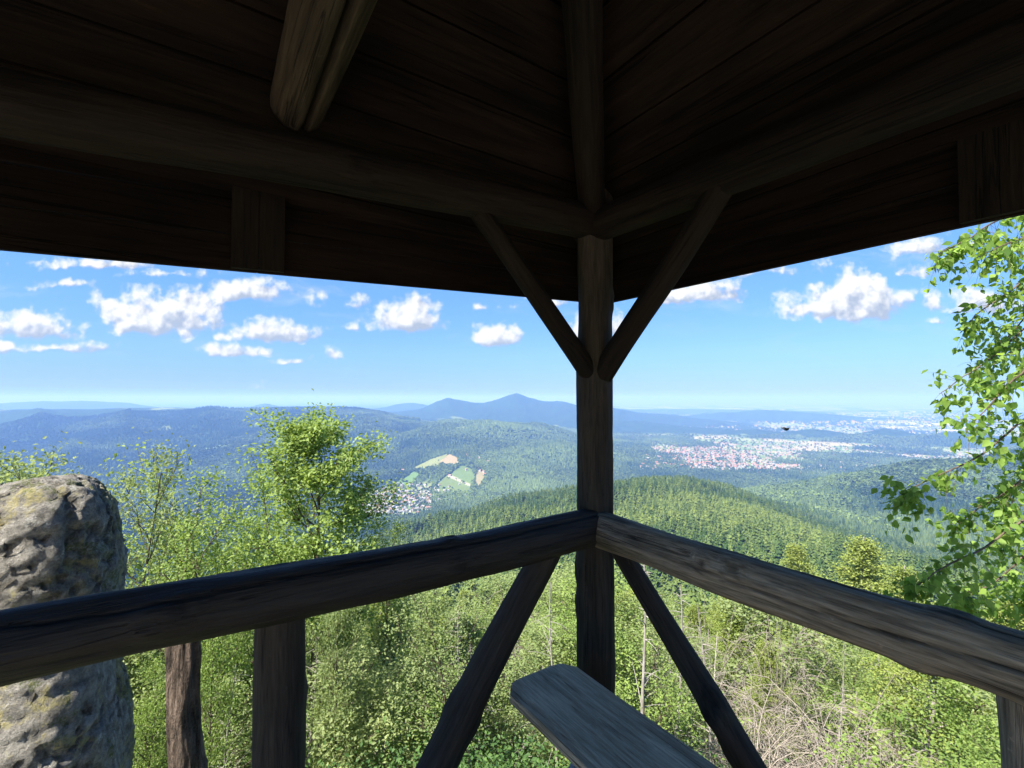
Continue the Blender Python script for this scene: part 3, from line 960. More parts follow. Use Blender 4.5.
# ------------------------------------------------------------------ vegetation builders
def tubes(lines, sides=5):
    """lines: list of (pts (k,3), radii (k,)) -> V, F"""
    Vs, Fs, n = [], [], 0
    for pts, rad in lines:
        pts = np.asarray(pts, float); k = len(pts)
        d = np.gradient(pts, axis=0); d /= np.linalg.norm(d, axis=1)[:, None] + 1e-9
        ref = np.where(np.abs(d[:, 2:3]) > .9, np.array([[1., 0, 0]]), np.array([[0, 0, 1.]]))
        a = np.cross(d, ref); a /= np.linalg.norm(a, axis=1)[:, None] + 1e-9
        b = np.cross(d, a)
        t = np.arange(sides) * 2 * np.pi / sides
        ring = pts[:, None] + (a[:, None] * np.cos(t)[None, :, None] + b[:, None] * np.sin(t)[None, :, None]) * np.asarray(rad)[:, None, None]
        Vs.append(ring.reshape(-1, 3))
        i = np.arange(k - 1)[:, None]; s = np.arange(sides)[None]; s2 = (s + 1) % sides
        Fs.append(np.stack([i * sides + s, i * sides + s2, (i + 1) * sides + s2, (i + 1) * sides + s], -1).reshape(-1, 4) + n)
        n += k * sides
    return np.vstack(Vs), np.vstack(Fs)

def leaves(C, size, rg, up=0.5, aspect=.62, D=None, droop=0.0):
    n = len(C)
    nrm = rg.normal(size=(n, 3)); nrm[:, 2] = np.abs(nrm[:, 2]) + up
    nrm /= np.linalg.norm(nrm, axis=1)[:, None]
    a = rg.normal(size=(n, 3)); a[:, 2] -= droop
    a -= nrm * (a * nrm).sum(1)[:, None]; a /= np.linalg.norm(a, axis=1)[:, None] + 1e-9
    b = np.cross(nrm, a)
    s = size * rg.uniform(.65, 1.25, n)[:, None]
    mid = C + a * s * .08
    V = np.stack([C - a * s * .5, mid + b * s * aspect * .5 + nrm * s * .10, C + a * s * .55, mid - b * s * aspect * .5 + nrm * s * .10], 1)
    Fq = np.arange(4 * n).reshape(n, 4)
    return V.reshape(-1, 3), Fq

def grow(seed, H=9.0, base=.3, spread=2.6, n1=22, n2=6, n3=3, m=16, sig=.28, leaf=.10, r=.11, prof='oval', el=(15, 55), lean=.3, up=.5, droop=0.):
    rg = np.random.default_rng(seed)
    kt = 9
    tz = np.linspace(0, 1, kt)
    ph = rg.uniform(0, 6, 2)
    tr = np.stack([lean * (np.sin(tz * 3 + ph[0]) - math.sin(ph[0])) * tz, lean * (np.sin(tz * 2.6 + ph[1]) - math.sin(ph[1])) * tz, tz * H * .96], 1)
    lines_t = [(tr, r * (1 - tz * .9) + .006)]
    lines_b = []; tips = []
    for i in range(n1):
        f = (i + rg.uniform(.1, .9)) / n1
        hf = base + (.97 - base) * f
        p = np.array([np.interp(hf, tz, tr[:, k]) for k in range(3)])
        if prof == 'oval': w = math.sin(math.pi * (.18 + .74 * f)) ** .8
        elif prof == 'cone': w = (1.05 - f)
        else: w = .35 + .65 * math.sin(math.pi * min(1, .1 + f * .62))
        L = spread * w * rg.uniform(.65, 1.25)
        az = i * 2.399 + rg.uniform(-.5, .5)
        e = math.radians(rg.uniform(*el) + 18 * f)
        q = np.linspace(0, 1, 5)
        bend = rg.uniform(-.2, .35)
        zz = np.sin(e) * q + bend * q * q * .35 - droop * q * q
        pts = p + L * np.stack([np.cos(az) * np.cos(e) * q, np.sin(az) * np.cos(e) * q, zz], 1)
        pts[1:-1] += rg.normal(size=(3, 3)) * L * .03
        br = r * .42 * (1 - hf * .55) * w ** .5
        lines_b.append((pts, br * (1 - q * .85) + .003))
        for j in range(n2):
            g = rg.uniform(.25, 1.0)
            p2 = np.array([np.interp(g, q, pts[:, k]) for k in range(3)])
            L2 = L * rg.uniform(.22, .48)
            a2 = az + rg.choice([-1, 1]) * rg.uniform(.3, 1.3); e2 = e + rg.uniform(-.7, .5)
            q2 = np.linspace(0, 1, 3)
            d2 = np.array([math.cos(a2) * math.cos(e2), math.sin(a2) * math.cos(e2), math.sin(e2) - droop * .8])
            pt2 = p2 + L2 * q2[:, None] * d2
            lines_b.append((pt2, br * .35 * (1 - q2 * .8) + .0025))
            for k in range(n3):
                tips.append(p2 + d2 * L2 * rg.uniform(.35, 1.1) + rg.normal(size=3) * L2 * .18)
    tips = np.array(tips)
    dens = rg.uniform(.3, 1.7, len(tips))
    C = np.repeat(tips, np.maximum(1, (dens * m)).astype(int), axis=0)
    C = C + rg.normal(size=C.shape) * sig * np.array([1, 1, .75])
    LV, LF = leaves(C, leaf, rg, up, droop=droop)
    clump = vnoise(C[:, 0] * 1.1 + 31, C[:, 1] * 1.1 + C[:, 2] * 1.3, seed)
    tint = np.repeat(np.clip(.15 + .5 * rg.random(len(C)) + .45 * (clump - .3), 0, 1), 4)
    TV, TF = tubes(lines_t, 8)
    BV, BF = tubes(lines_b, 4)
    return dict(trunk=np_mesh('trunk', np.vstack([TV, BV]), [TF, BF + len(TV)], smooth=True),
                crown=np_mesh('crown', LV, [LF], {'tint': tint}), H=H)

def make_tree(name, kit, lm, bm_, loc, s=(1, 1, 1), rz=0.0, label=None, cat='tree', group=None):
    t = empty(name, loc, rz); t.scale = s
    tr = obj('trunk', kit['trunk'], bm_, t)
    obj('crown', kit['crown'], lm, t)
    tag(t, label, cat, group)
    return t

def plant_at(px, Y, top_py):
    """position on the ground and the height that reaches top_py"""
    X = (px - 512) / F * Y
    g = ground1(X, Y)
    top = at(px, top_py, Y).z
    return Vector((X, Y, g - .15)), top - g + .15

K_A = grow(201, 10, .40, 2.1, 34, 9, 3, 25, .17, .110, .10, 'oval', (5, 50), .25)
K_B = grow(202, 9, .22, 2.5, 26, 7, 3, 17, .27, .12, .10, 'oval')
K_C = grow(203, 9, .15, 2.2, 26, 7, 3, 17, .26, .115, .09, 'wide')
K_D = grow(204, 8, .12, 1.9, 26, 7, 3, 10, .17, .085, .05, 'oval', (30, 65), .45)
K_S1 = grow(205, 3.6, .02, 1.8, 22, 7, 3, 14, .17, .105, .04, 'wide', (25, 70), .3)
K_S2 = grow(206, 3.2, .02, 1.9, 20, 7, 3, 17, .22, .085, .04, 'wide', (20, 60), .3)
K_P = grow(207, 12, .25, 2.6, 34, 8, 4, 16, .22, .11, .14, 'cone', (0, 25), .2, up=.2)
KITS = dict(A=K_A, B=K_B, C=K_C, D=K_D, S1=K_S1, S2=K_S2, P=K_P)

# near trees, each with its own description
near = [
 # px, depth, top y, kit, leaves, width factor, name, label
 (314, 11.5, 412, 'A', L_TREE, .92, 'broadleaf_tree', 'bright green young tree rising highest above the left handrail'),
 (250, 12.5, 506, 'C', L_TREE, .8, 'broadleaf_tree', 'lower leafy green tree left of the tallest crown above handrail'),
 (60, 9.5, 458, 'D', L_PALE, .8, 'broadleaf_tree', 'wispy pale young tree peeping over the top of the rock'),
 (122, 10.5, 458, 'D', L_PALE, .75, 'broadleaf_tree', 'slender leafy tree just right of the rock top'),
 (172, 13.0, 506, 'C', L_PALE, .9, 'broadleaf_tree', 'pale hazy green tree between rock and tall crown'),
 (-4, 12.5, 476, 'B', L_PALE, .7, 'broadleaf_tree', 'leafy tree at the far left edge behind the rock'),
 (222, 10.0, 545, 'C', L_TREE, .8, 'broadleaf_tree', 'dense light green tree above the middle of left handrail'),
 (390, 14, 541, 'C', L_TREE, .7, 'broadleaf_tree', 'low leafy tree right of tall crown, top just above handrail'),
 (430, 15.5, 556, 'D', L_TREE, .6, 'broadleaf_tree', 'thin leafy treetop half hidden under the left handrail'),
 (215, 8.0, 630, 'C', L_DEEP, .6, 'broadleaf_tree', 'dark green leafy tree between stump and railing post'),
 (340, 9.0, 610, 'B', L_TREE, .6, 'broadleaf_tree', 'fresh green tree filling the gap right of the railing post'),
 (420, 12.0, 640, 'C', L_DEEP, .55, 'broadleaf_tree', 'deep green tree left of the thick lower brace'),
 (150, 7.0, 690, 'C', L_TREE, .55, 'broadleaf_tree', 'leafy green tree low beside the rock foot'),
 (855, 62, 530, 'P', L_PINE, 1.5, 'pine_tree', 'yellow green pine standing out above the right handrail'),
 (912, 48, 560, 'P', L_PINE, 1.3, 'pine_tree', 'smaller yellowish pine right of the tall one over right handrail'),
 (795, 85, 535, 'P', L_PINE, 1.3, 'pine_tree', 'olive pine left of the tall yellow pine'),
]
for k, (px, Y, ty, kt, lm, wf, nm, lab) in enumerate(near):
    p, h = plant_at(px, Y, ty)
    kit = KITS[kt]; s = h / kit['H']
    make_tree(nm, kit, lm, B_BROWN if lm is not L_PINE else B_GREY, p, (s * wf * 1.0 if s * wf < 1.5 else s * wf, s * wf, s), k * 1.7, lab, 'tree')

# trees and bushes of the thicket down the slope
def scatter_thicket():
    rg = np.random.default_rng(5)
    protos = {}
    n = 0
    placed = []
    kinds = [('S1', L_TREE), ('S2', L_PALE), ('S1', L_PALE), ('S2', L_DEEP), ('C', L_TREE), ('B', L_PALE), ('S2', L_TREE), ('P', L_PINE), ('S1', L_DEEP), ('C', L_DEEP), ('P', L_SPRUCE), ('P', L_SPRUCE), ('B', L_DEEP), ('P', L_PINE), ('D', L_PALE), ('D', L_TREE)]
    tries = 0
    cnt = {}
    while n < 560 and tries < 40000:
        tries += 1
        px = rg.uniform(-60, 1090)
        Y = math.exp(rg.uniform(math.log(8.5), math.log(210)))
        X = (px - 512) / F * Y
        gap = .95 + .036 * Y
        if any((X - a) ** 2 + (Y - b) ** 2 < gap * gap for a, b in placed): continue
        if 715 < px < 895 and Y < 18.5: continue
        if 470 < px < 530 and Y < 15: continue
        if 690 < px < 740 and Y < 22: continue       # the dead brushwood
        
        k, lm = kinds[int(rg.integers(len(kinds)))]
        if Y > 45 and k.startswith('S'): k = 'C' if rg.random() < .5 else 'B'
        if k == 'P' and Y < 14: continue
        if Y > 40 and rg.random() < .45: k, lm = 'P', (L_PINE if rg.random() < .5 else L_SPRUCE)
        kit = KITS[k]
        g = ground1(X, Y)
        hmax = {'S1': 3.4, 'S2': 3.2, 'C': 7.0, 'B': 8.0, 'D': 6.0, 'P': 13}[k] * (1 if Y > 20 else .65)
        h = hmax * rg.uniform(.65, 1.15)
        # keep the view over the rail open
        top_py = 398 - (g + h - EYE) / Y * F
        lim = (545 if px > 700 else 560) if px > 380 else 520
        if top_py < lim + 12:
            h *= .55
            if 398 - (g + h - EYE) / Y * F < lim: continue
        s = h / kit['H']
        placed.append((X, Y))
        w = s * rg.uniform(1.1, 1.7)
        key = (k, lm.name)
        lab = {'P': 'small pine among the green thicket on the slope below the railings'}.get(k, 'leafy green bush in the dense thicket on the slope below railings' if k.startswith('S') else 'small broadleaf tree in the dense thicket on the slope below railings')
        nm = {'P': 'pine_tree', 'S': 'bush'}.get(k[0], 'broadleaf_tree')
        grp = {'P': 'small pines in the thicket', 'S': 'bushes in the thicket'}.get(k[0], 'broadleaf trees in the thicket')
        cnt[nm] = cnt.get(nm, 0) + 1
        if cnt[nm] > (150 if nm == 'bush' else 230): n += 1; continue
        if key not in protos:
            protos[key] = make_tree(nm, kit, lm, B_BROWN, (X, Y, g - .1), (w, w, s), rg.uniform(0, 6.28), lab, 'bush' if k[0] == 'S' else 'tree', grp)
        else:
            c = copy_tree(protos[key]); c.location = (X, Y, g - .1); c.scale = (w, w, s); c.rotation_euler = (0, 0, rg.uniform(0, 6.28))
        n += 1
scatter_thicket()

# undergrowth that nobody could count
def undergrowth():
    rg = np.random.default_rng(15)
    n = 5200
    px = rg.uniform(-120, 1150, n); Y = np.exp(rg.uniform(math.log(5.5), math.log(120), n))
    X = (px - 512) / F * Y
    keep = (np.hypot(X, Y) > 5.2) & ~((px > 715) & (px < 895) & (Y < 18) & (rg.random(n) < .9))
    X, Y = X[keep], Y[keep]
    Z = ground(X, Y)
    C = np.stack([X, Y, Z + .3], 1)
    sc = .25 + .018 * Y
    m = 46
    Cc = np.repeat(C, m, 0) + rg.normal(size=(len(C) * m, 3)) * np.repeat(sc, m)[:, None] * np.array([1.2, 1.2, .7])
    size = np.repeat(.045 + .0034 * Y, m)
    V, Fq = leaves(Cc, size[:, None] * 1.0 if False else 1.0, rg, .8)
    # scale each leaf about its centre
    V = V.reshape(-1, 4, 3); V = Cc[:, None] + (V - Cc[:, None]) * size[:, None, None]
    tint = np.repeat(np.repeat(rg.uniform(0, .8, len(C)), m) + rg.uniform(0, .3, len(Cc)), 4)
    me = np_mesh('undergrowth', V.reshape(-1, 3), [Fq], {'tint': np.clip(tint, 0, 1)})
    tag(obj('undergrowth', me, L_DEEP), 'leafy green undergrowth covering the slope below the pavilion', None, None, 'stuff')
undergrowth()

# dead brushwood, bare stems
def dead_bush(seed, H=3.0, n1=26, n2=9, arch=.8, spread=1.5, r=.012):
    rg = np.random.default_rng(seed)
    lines = []
    for i in range(n1):
        az = rg.uniform(0, 6.28); L = H * rg.uniform(.6, 1.25)
        q = np.linspace(0, 1, 8)
        out = spread * rg.uniform(.4, 1.3)
        zz = L * (q - arch * rg.uniform(.4, 1.0) * q ** 2.4 * .75)
        pts = np.stack([rg.normal() * .15 + np.cos(az) * out * q ** 1.4, rg.normal() * .15 + np.sin(az) * out * q ** 1.4, zz], 1)
        pts[1:] += rg.normal(size=(7, 3)) * .03
        lines.append((pts, r * rg.uniform(.4, 1.1) * (1 - q * .82) + .002))
        for j in range(n2):
            g = rg.uniform(.3, .98)
            p2 = np.array([np.interp(g, q, pts[:, k]) for k in range(3)])
            a2 = az + rg.uniform(-1.4, 1.4); q2 = np.linspace(0, 1, 4)
            L2 = rg.uniform(.25, .8)
            e = rg.uniform(-.9, .6)
            pt2 = p2 + L2 * np.stack([np.cos(a2) * q2, np.sin(a2) * q2, e * q2 - .45 * q2 ** 2], 1) + rg.normal(size=(4, 3)) * .012
            lines.append((pt2, .0040 * (1 - q2 * .7) + .0009))
            for k in range(2):
                p3 = pt2[2] + rg.normal(size=3) * .03
                pt3 = p3 + rg.uniform(.1, .35) * np.stack([np.cos(a2 + k - .5) * q2, np.sin(a2 + k - .5) * q2, (e - .3) * q2 - .4 * q2 ** 2], 1)
                lines.append((pt3, np.full(4, .0017)))
    V, Fq = tubes(lines, 4)
    return np_mesh('dead_bush', V, [Fq], smooth=True)
DB = [dead_bush(301), dead_bush(302, 2.6, 30, 10, .9, 1.8), dead_bush(303, 3.4, 16, 8, .5, 1.1)]
for k, (px, Y, ty, i, w, lab) in enumerate([
    (800, 14.5, 655, 0, 1.0, 'largest tangle of pale dead branches below right handrail'),
    (752, 13.5, 672, 1, 1.0, 'pale dead brushwood right beside the thin lower brace'),
    (842, 15.5, 650, 1, 1.0, 'bleached dead bush with arching stems under right handrail'),
    (705, 20.0, 622, 2, .9, 'bare upright dead stems between corner post and thin brace'),
    (765, 19.0, 622, 2, .9, 'bare twiggy shrub just under the middle of right handrail'),
    (520, 17.0, 610, 2, .8, 'thin leafless stems between thick brace and corner post'),
    (490, 13.0, 705, 1, .6, 'brown dead twigs low beside the thick lower brace'),
    (735, 11.0, 722, 0, .7, 'dark dead branches at the foot of the thin brace')]):
    p, h = plant_at(px, Y, ty)
    s = h / 2.6
    o = obj('dead_bush', DB[i], B_DEAD); o.location = p; o.scale = (min(s, 1.6) * w, min(s, 1.6) * w, s); o.rotation_euler = (0, 0, k * 1.3)
    tag(o, lab, 'dead bush')

def bare_tree(seed, H, r):
    rg = np.random.default_rng(seed); q = np.linspace(0, 1, 10)
    tr = np.stack([.12 * np.sin(q * 4 + seed), .1 * np.sin(q * 3), H * q], 1)
    lt = [(tr, r * (1 - q * .8) + .004)]; lb = []
    for i in range(34):
        f = rg.uniform(.25, .98); p = np.array([np.interp(f, q, tr[:, k]) for k in range(3)])
        az = rg.uniform(0, 6.28); L = rg.uniform(.3, 1.3) * (1.15 - f); e = rg.uniform(-.1, .9)
        g = np.linspace(0, 1, 4)
        pts = p + L * np.stack([np.cos(az) * g, np.sin(az) * g, e * g - .25 * g * g], 1)
        lb.append((pts, r * .22 * (1 - g * .8) + .0015))
    TV, TF = tubes(lt, 8); BV, BF = tubes(lb, 4)
    return np_mesh('bare_tree', np.vstack([TV, BV]), [TF, BF + len(TV)], smooth=True)
for k, (px, Y, ty, r, lab) in enumerate([
    (649, 8.6, 560, .042, 'pale slender bare trunk right behind the corner post'),
    (668, 9.2, 585, .030, 'thinner second bare trunk between post and thin brace'),
    (705, 10.5, 600, .030, 'thin leafless trunk behind the thin lower brace'),
    (548, 9.0, 585, .024, 'spindly leafless stem between thick brace and post'),
    (470, 10.0, 600, .026, 'spindly leafless stem left of the thick lower brace'),
    (232, 8.5, 660, .025, 'thin pale bare stem left of the left railing post'),
    (318, 9.2, 640, .022, 'thin bare stem right of the left railing post'),
    (830, 15.0, 640, .03, 'bare leaning sapling behind the dead brushwood')]):
    p, h = plant_at(px, Y, ty)
    t = obj('bare_tree', bare_tree(400 + k, max(h, 1.5), r), B_GREY); t.location = p; t.rotation_euler = (0.03 * ((k % 3) - 1), .04 * ((k % 2) * 2 - 1), 0)
    tag(t, lab, 'bare tree')

def bare_stems():
    rg = np.random.default_rng(91)
    kit = [bare_tree(431, 4.0, .045), bare_tree(437, 4.0, .030), bare_tree(441, 4.0, .055)]
    n = 0; first = {}
    while n < 60:
        px = rg.choice([rg.uniform(440, 580), rg.uniform(600, 720), rg.uniform(720, 1000), rg.uniform(150, 440)])
        Y = rg.uniform(10.5, 30); X = (px - 512) / F * Y
        g = ground1(X, Y); h = rg.uniform(2.2, 5.2) * (1 if Y > 14 else .7)
        if 398 - (g + h - EYE) / Y * F < 585: continue
        k = n % 3
        if k not in first:
            t = obj('bare_sapling', kit[k], B_GREY)
            tag(t, 'thin bare pale stem standing in the green thicket below the railings', 'bare tree', 'bare stems in the thicket')
            first[k] = t
        else: t = copy_tree(first[k])
        s_ = h / 4.0
        t.location = (X, Y, g - .1); t.scale = (s_ * 1.3, s_ * 1.3, s_); t.rotation_euler = (rg.normal() * .12, rg.normal() * .12, rg.uniform(0, 6.28))
        n += 1
bare_stems()

# ------------------------------------------------------------------ birch hanging in from the right
def build_birch():
    rg = np.random.default_rng(77)
    base = Vector((4.1, 3.3, ground1(4.1, 3.3) - .2))
    root = empty('birch_tree', base)
    tag(root, 'birch with drooping branches of heart shaped leaves hanging in at the right edge', 'tree')
    B = np.array(base)
    q = np.linspace(0, 1, 9)
    tr = np.stack([.15 * np.sin(q * 3), .1 * np.sin(q * 2.2), 7.5 * q], 1)
    TV, TF = tubes([(tr, .09 * (1 - q * .85) + .008)], 10)
    lines = []; tips = []
    # branches: chain of (px, py, depth)
    paths = [[(1060, 190, 3.1), (1005, 215, 2.9), (975, 236, 2.8), (946, 250, 2.75)],
             [(1075, 200, 3.0), (1030, 232, 2.7), (990, 250, 2.6)],
             [(1070, 240, 3.0), (1025, 275, 2.9), (985, 300, 2.9), (964, 318, 2.9)],
             [(1070, 300, 3.1), (1020, 335, 3.0), (985, 365, 2.9), (940, 398, 2.9)],
             [(1075, 330, 2.8), (1030, 365, 2.7), (1000, 400, 2.65), (968, 432, 2.6)],
             [(1075, 380, 2.9), (1025, 420, 2.8), (985, 455, 2.7), (935, 478, 2.65), (902, 490, 2.65)],
             [(1075, 430, 2.9), (1020, 470, 2.9), (980, 500, 2.9), (950, 515, 2.9)],
             [(1075, 460, 2.7), (1030, 510, 2.6), (985, 545, 2.5), (935, 565, 2.45), (905, 585, 2.4)],
             [(1075, 500, 3.0), (1030, 550, 2.9), (990, 590, 2.8), (950, 598, 2.8)],
             [(1080, 280, 3.3), (1040, 300, 3.3), (1000, 345, 3.3), (985, 390, 3.3)],
             [(1080, 400, 3.4), (1040, 440, 3.3), (1010, 500, 3.2), (1000, 560, 3.2)],
             [(1080, 540, 2.9), (1040, 580, 2.8), (1012, 606, 2.8)]]
    for pth in paths:
        pts = np.array([np.array(at(*p)) for p in pth]) - B
        zi = pts[0][2] + .35
        st = np.array([np.interp(min(zi, 7.3), tr[:, 2], tr[:, k]) for k in range(3)])
        pts = np.vstack([st, pts])
        k = len(pts); tt = np.linspace(0, 1, k)
        fine = np.linspace(0, 1, 22)
        pp = np.stack([np.interp(fine, tt, pts[:, a]) for a in range(3)], 1)
        for _ in range(2): pp[1:-1] = (pp[:-2] + pp[1:-1] * 2 + pp[2:]) / 4
        pp += np.cumsum(rg.normal(size=pp.shape) * .004, 0)
        lines.append((pp, .008 * (1 - fine * .85) + .0012))
        nt = 50
        for i in range(nt):
            f = rg.uniform(.22, 1.0) ** .8
            p = np.array([np.interp(f, fine, pp[:, a]) for a in range(3)])
            L = rg.uniform(.08, .30) * (1.15 - .5 * f)
            d = rg.normal(size=3) * .8; d[0] -= .45; d[2] -= .55; d /= np.linalg.norm(d)
            g = np.linspace(0, 1, 4)
            tw = p + L * (d[None] * g[:, None]) + np.stack([0 * g, 0 * g, -.12 * L * g ** 2 * 3], 1)
            lines.append((tw, .0010 * (1 - g * .6)))
            for j in range(int(rg.integers(5, 10))):
                f2 = rg.uniform(.15, 1.05)
                tips.append(p + (tw[-1] - p) * f2 + rg.normal(size=3) * .018)
    C = np.array(tips)
    n = len(C)
    # ovate pointed leaf, folded along the midrib, hanging
    shp = np.array([[0, 0, 0], [.24, .26, .06], [.50, .34, .09], [.78, .17, .06], [1.06, 0, 0], [.78, -.17, .06], [.50, -.34, .09], [.24, -.26, .06], [.5, 0, -.02]])
    fc = np.array([[0, 8, 2, 1], [8, 4, 3, 2], [0, 7, 6, 8], [8, 6, 5, 4]])
    a = rg.normal(size=(n, 3)) * .65; a[:, 2] -= .9; a[:, 0] -= .1; a /= np.linalg.norm(a, axis=1)[:, None]
    nr = rg.normal(size=(n, 3)); nr[:, 2] += .9; nr[:, 1] -= .3; nr -= a * (a * nr).sum(1)[:, None]; nr /= np.linalg.norm(nr, axis=1)[:, None]
    b = np.cross(nr, a)
    s = rg.uniform(.030, .058, n)
    V = C[:, None] + s[:, None, None] * (shp[None, :, 0:1] * a[:, None] + shp[None, :, 1:2] * b[:, None] + shp[None, :, 2:3] * nr[:, None])
    Fq = (fc[None] + (np.arange(n) * 9)[:, None, None]).reshape(-1, 4)
    tint = np.repeat(rg.uniform(0, 1, n), 9)
    BV, BF = tubes(lines, 5)
    t = obj('trunk', np_mesh('trunk', TV, [TF], smooth=True), B_GREY, root)
    obj('branches', np_mesh('branches', BV, [BF], smooth=True), B_BROWN, root)
    obj('foliage', np_mesh('foliage', V.reshape(-1, 3), [Fq], {'tint': tint}, smooth=True), L_BIRCH, root)
build_birch()

# ------------------------------------------------------------------ forest on the hills
def spruce_kit(seed, tiers=11, nb=11, H=1.0, Rb=.24):
    """unit-height spruce made of drooping branch sprays"""
    rg = np.random.default_rng(seed)
    V, Q, T = [], [], []
    n = tiers * nb
    for i in range(n):
        f = (i / n) ** .85
        z = .08 + .90 * f + rg.uniform(-.03, .03)
        a = i * 2.399 + rg.uniform(-.8, .8)
        rad = Rb * (1 - f) ** .8 + .012
        L = rad * rg.uniform(.45, 1.3); w = rad * rg.uniform(.16, .34) + .008
        dz = rg.uniform(-.07, .03) * (1 - .5 * f)
        c, s = math.cos(a), math.sin(a); k = len(V); up = rg.uniform(.02, .07)
        V += [(0, 0, z + up), (c * L * .6 - s * w, s * L * .6 + c * w, z + dz * .2 + rg.uniform(-.02, .02)), (c * L, s * L, z + dz), (c * L * .6 + s * w, s * L * .6 - c * w, z + dz * .2 + rg.uniform(-.02, .02))]
        tt = rg.uniform(-.15, .15)
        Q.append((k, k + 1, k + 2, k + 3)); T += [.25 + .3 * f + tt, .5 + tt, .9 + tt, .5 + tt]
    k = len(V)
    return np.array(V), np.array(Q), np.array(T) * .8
def cone_kit(seed, n=6):
    rg = np.random.default_rng(seed); V = []; Fc = []
    for (z0, z1, r0) in ((.12, .72, .20), (.45, 1.0, .125)):
        k = len(V)
        for j in range(n):
            a = 2 * math.pi * j / n + rg.uniform(-.3, .3); r_ = r0 * rg.uniform(.7, 1.25)
            V.append((r_ * math.cos(a), r_ * math.sin(a), z0 + rg.uniform(-.06, .06)))
        V.append((rg.uniform(-.015, .015), 0, z1))
        Fc += [(k + j, k + (j + 1) % n, k + n) for j in range(n)]
    return np.array(V), np.array(Fc)
def ico_kit(seed):
    rg = np.random.default_rng(seed)
    bm = bmesh.new(); bmesh.ops.create_icosphere(bm, subdivisions=1, radius=.5)
    V = np.array([tuple(v.co) for v in bm.verts]); Fc = np.array([[v.index for v in f.verts] for f in bm.faces]); bm.free()
    V *= rg.uniform(.72, 1.22, (len(V), 1)); V[:, 2] = V[:, 2] * 1.05 + .42
    return V, Fc

K_Q = [grow(208, 14, .12, 3.3, 30, 6, 3, 8, .5, .36, .14, 'cone', (0, 35), .2, up=.3), grow(209, 13, .2, 3.6, 28, 6, 3, 8, .55, .38, .14, 'oval', (5, 45), .3, up=.3), grow(210, 15, .1, 3.0, 34, 6, 3, 8, .42, .34, .14, 'cone', (-10, 20), .15, up=.3)]
def crown_kit(seed, n=80, size=.2):
    rg = np.random.default_rng(seed)
    d = rg.normal(size=(n, 3)); d /= np.linalg.norm(d, axis=1)[:, None]
    d[:, 2] = np.where(d[:, 2] < -.5, -d[:, 2], d[:, 2])
    lump = .75 + .35 * np.sin(d[:, 0] * 5 + seed) * np.sin(d[:, 1] * 4 + d[:, 2] * 3)
    C = d * .42 * lump[:, None] * rg.uniform(.7, 1.05, n)[:, None]
    V, Q = leaves(C, size, rg, .2, .9)
    nrm = np.repeat(d, 4, 0)
    V = V + np.array([0, 0, .5])
    return V, Q
SK = [spruce_kit(501), spruce_kit(502, 12, 10, 1, .20), spruce_kit(503, 10, 12, 1, .27)]
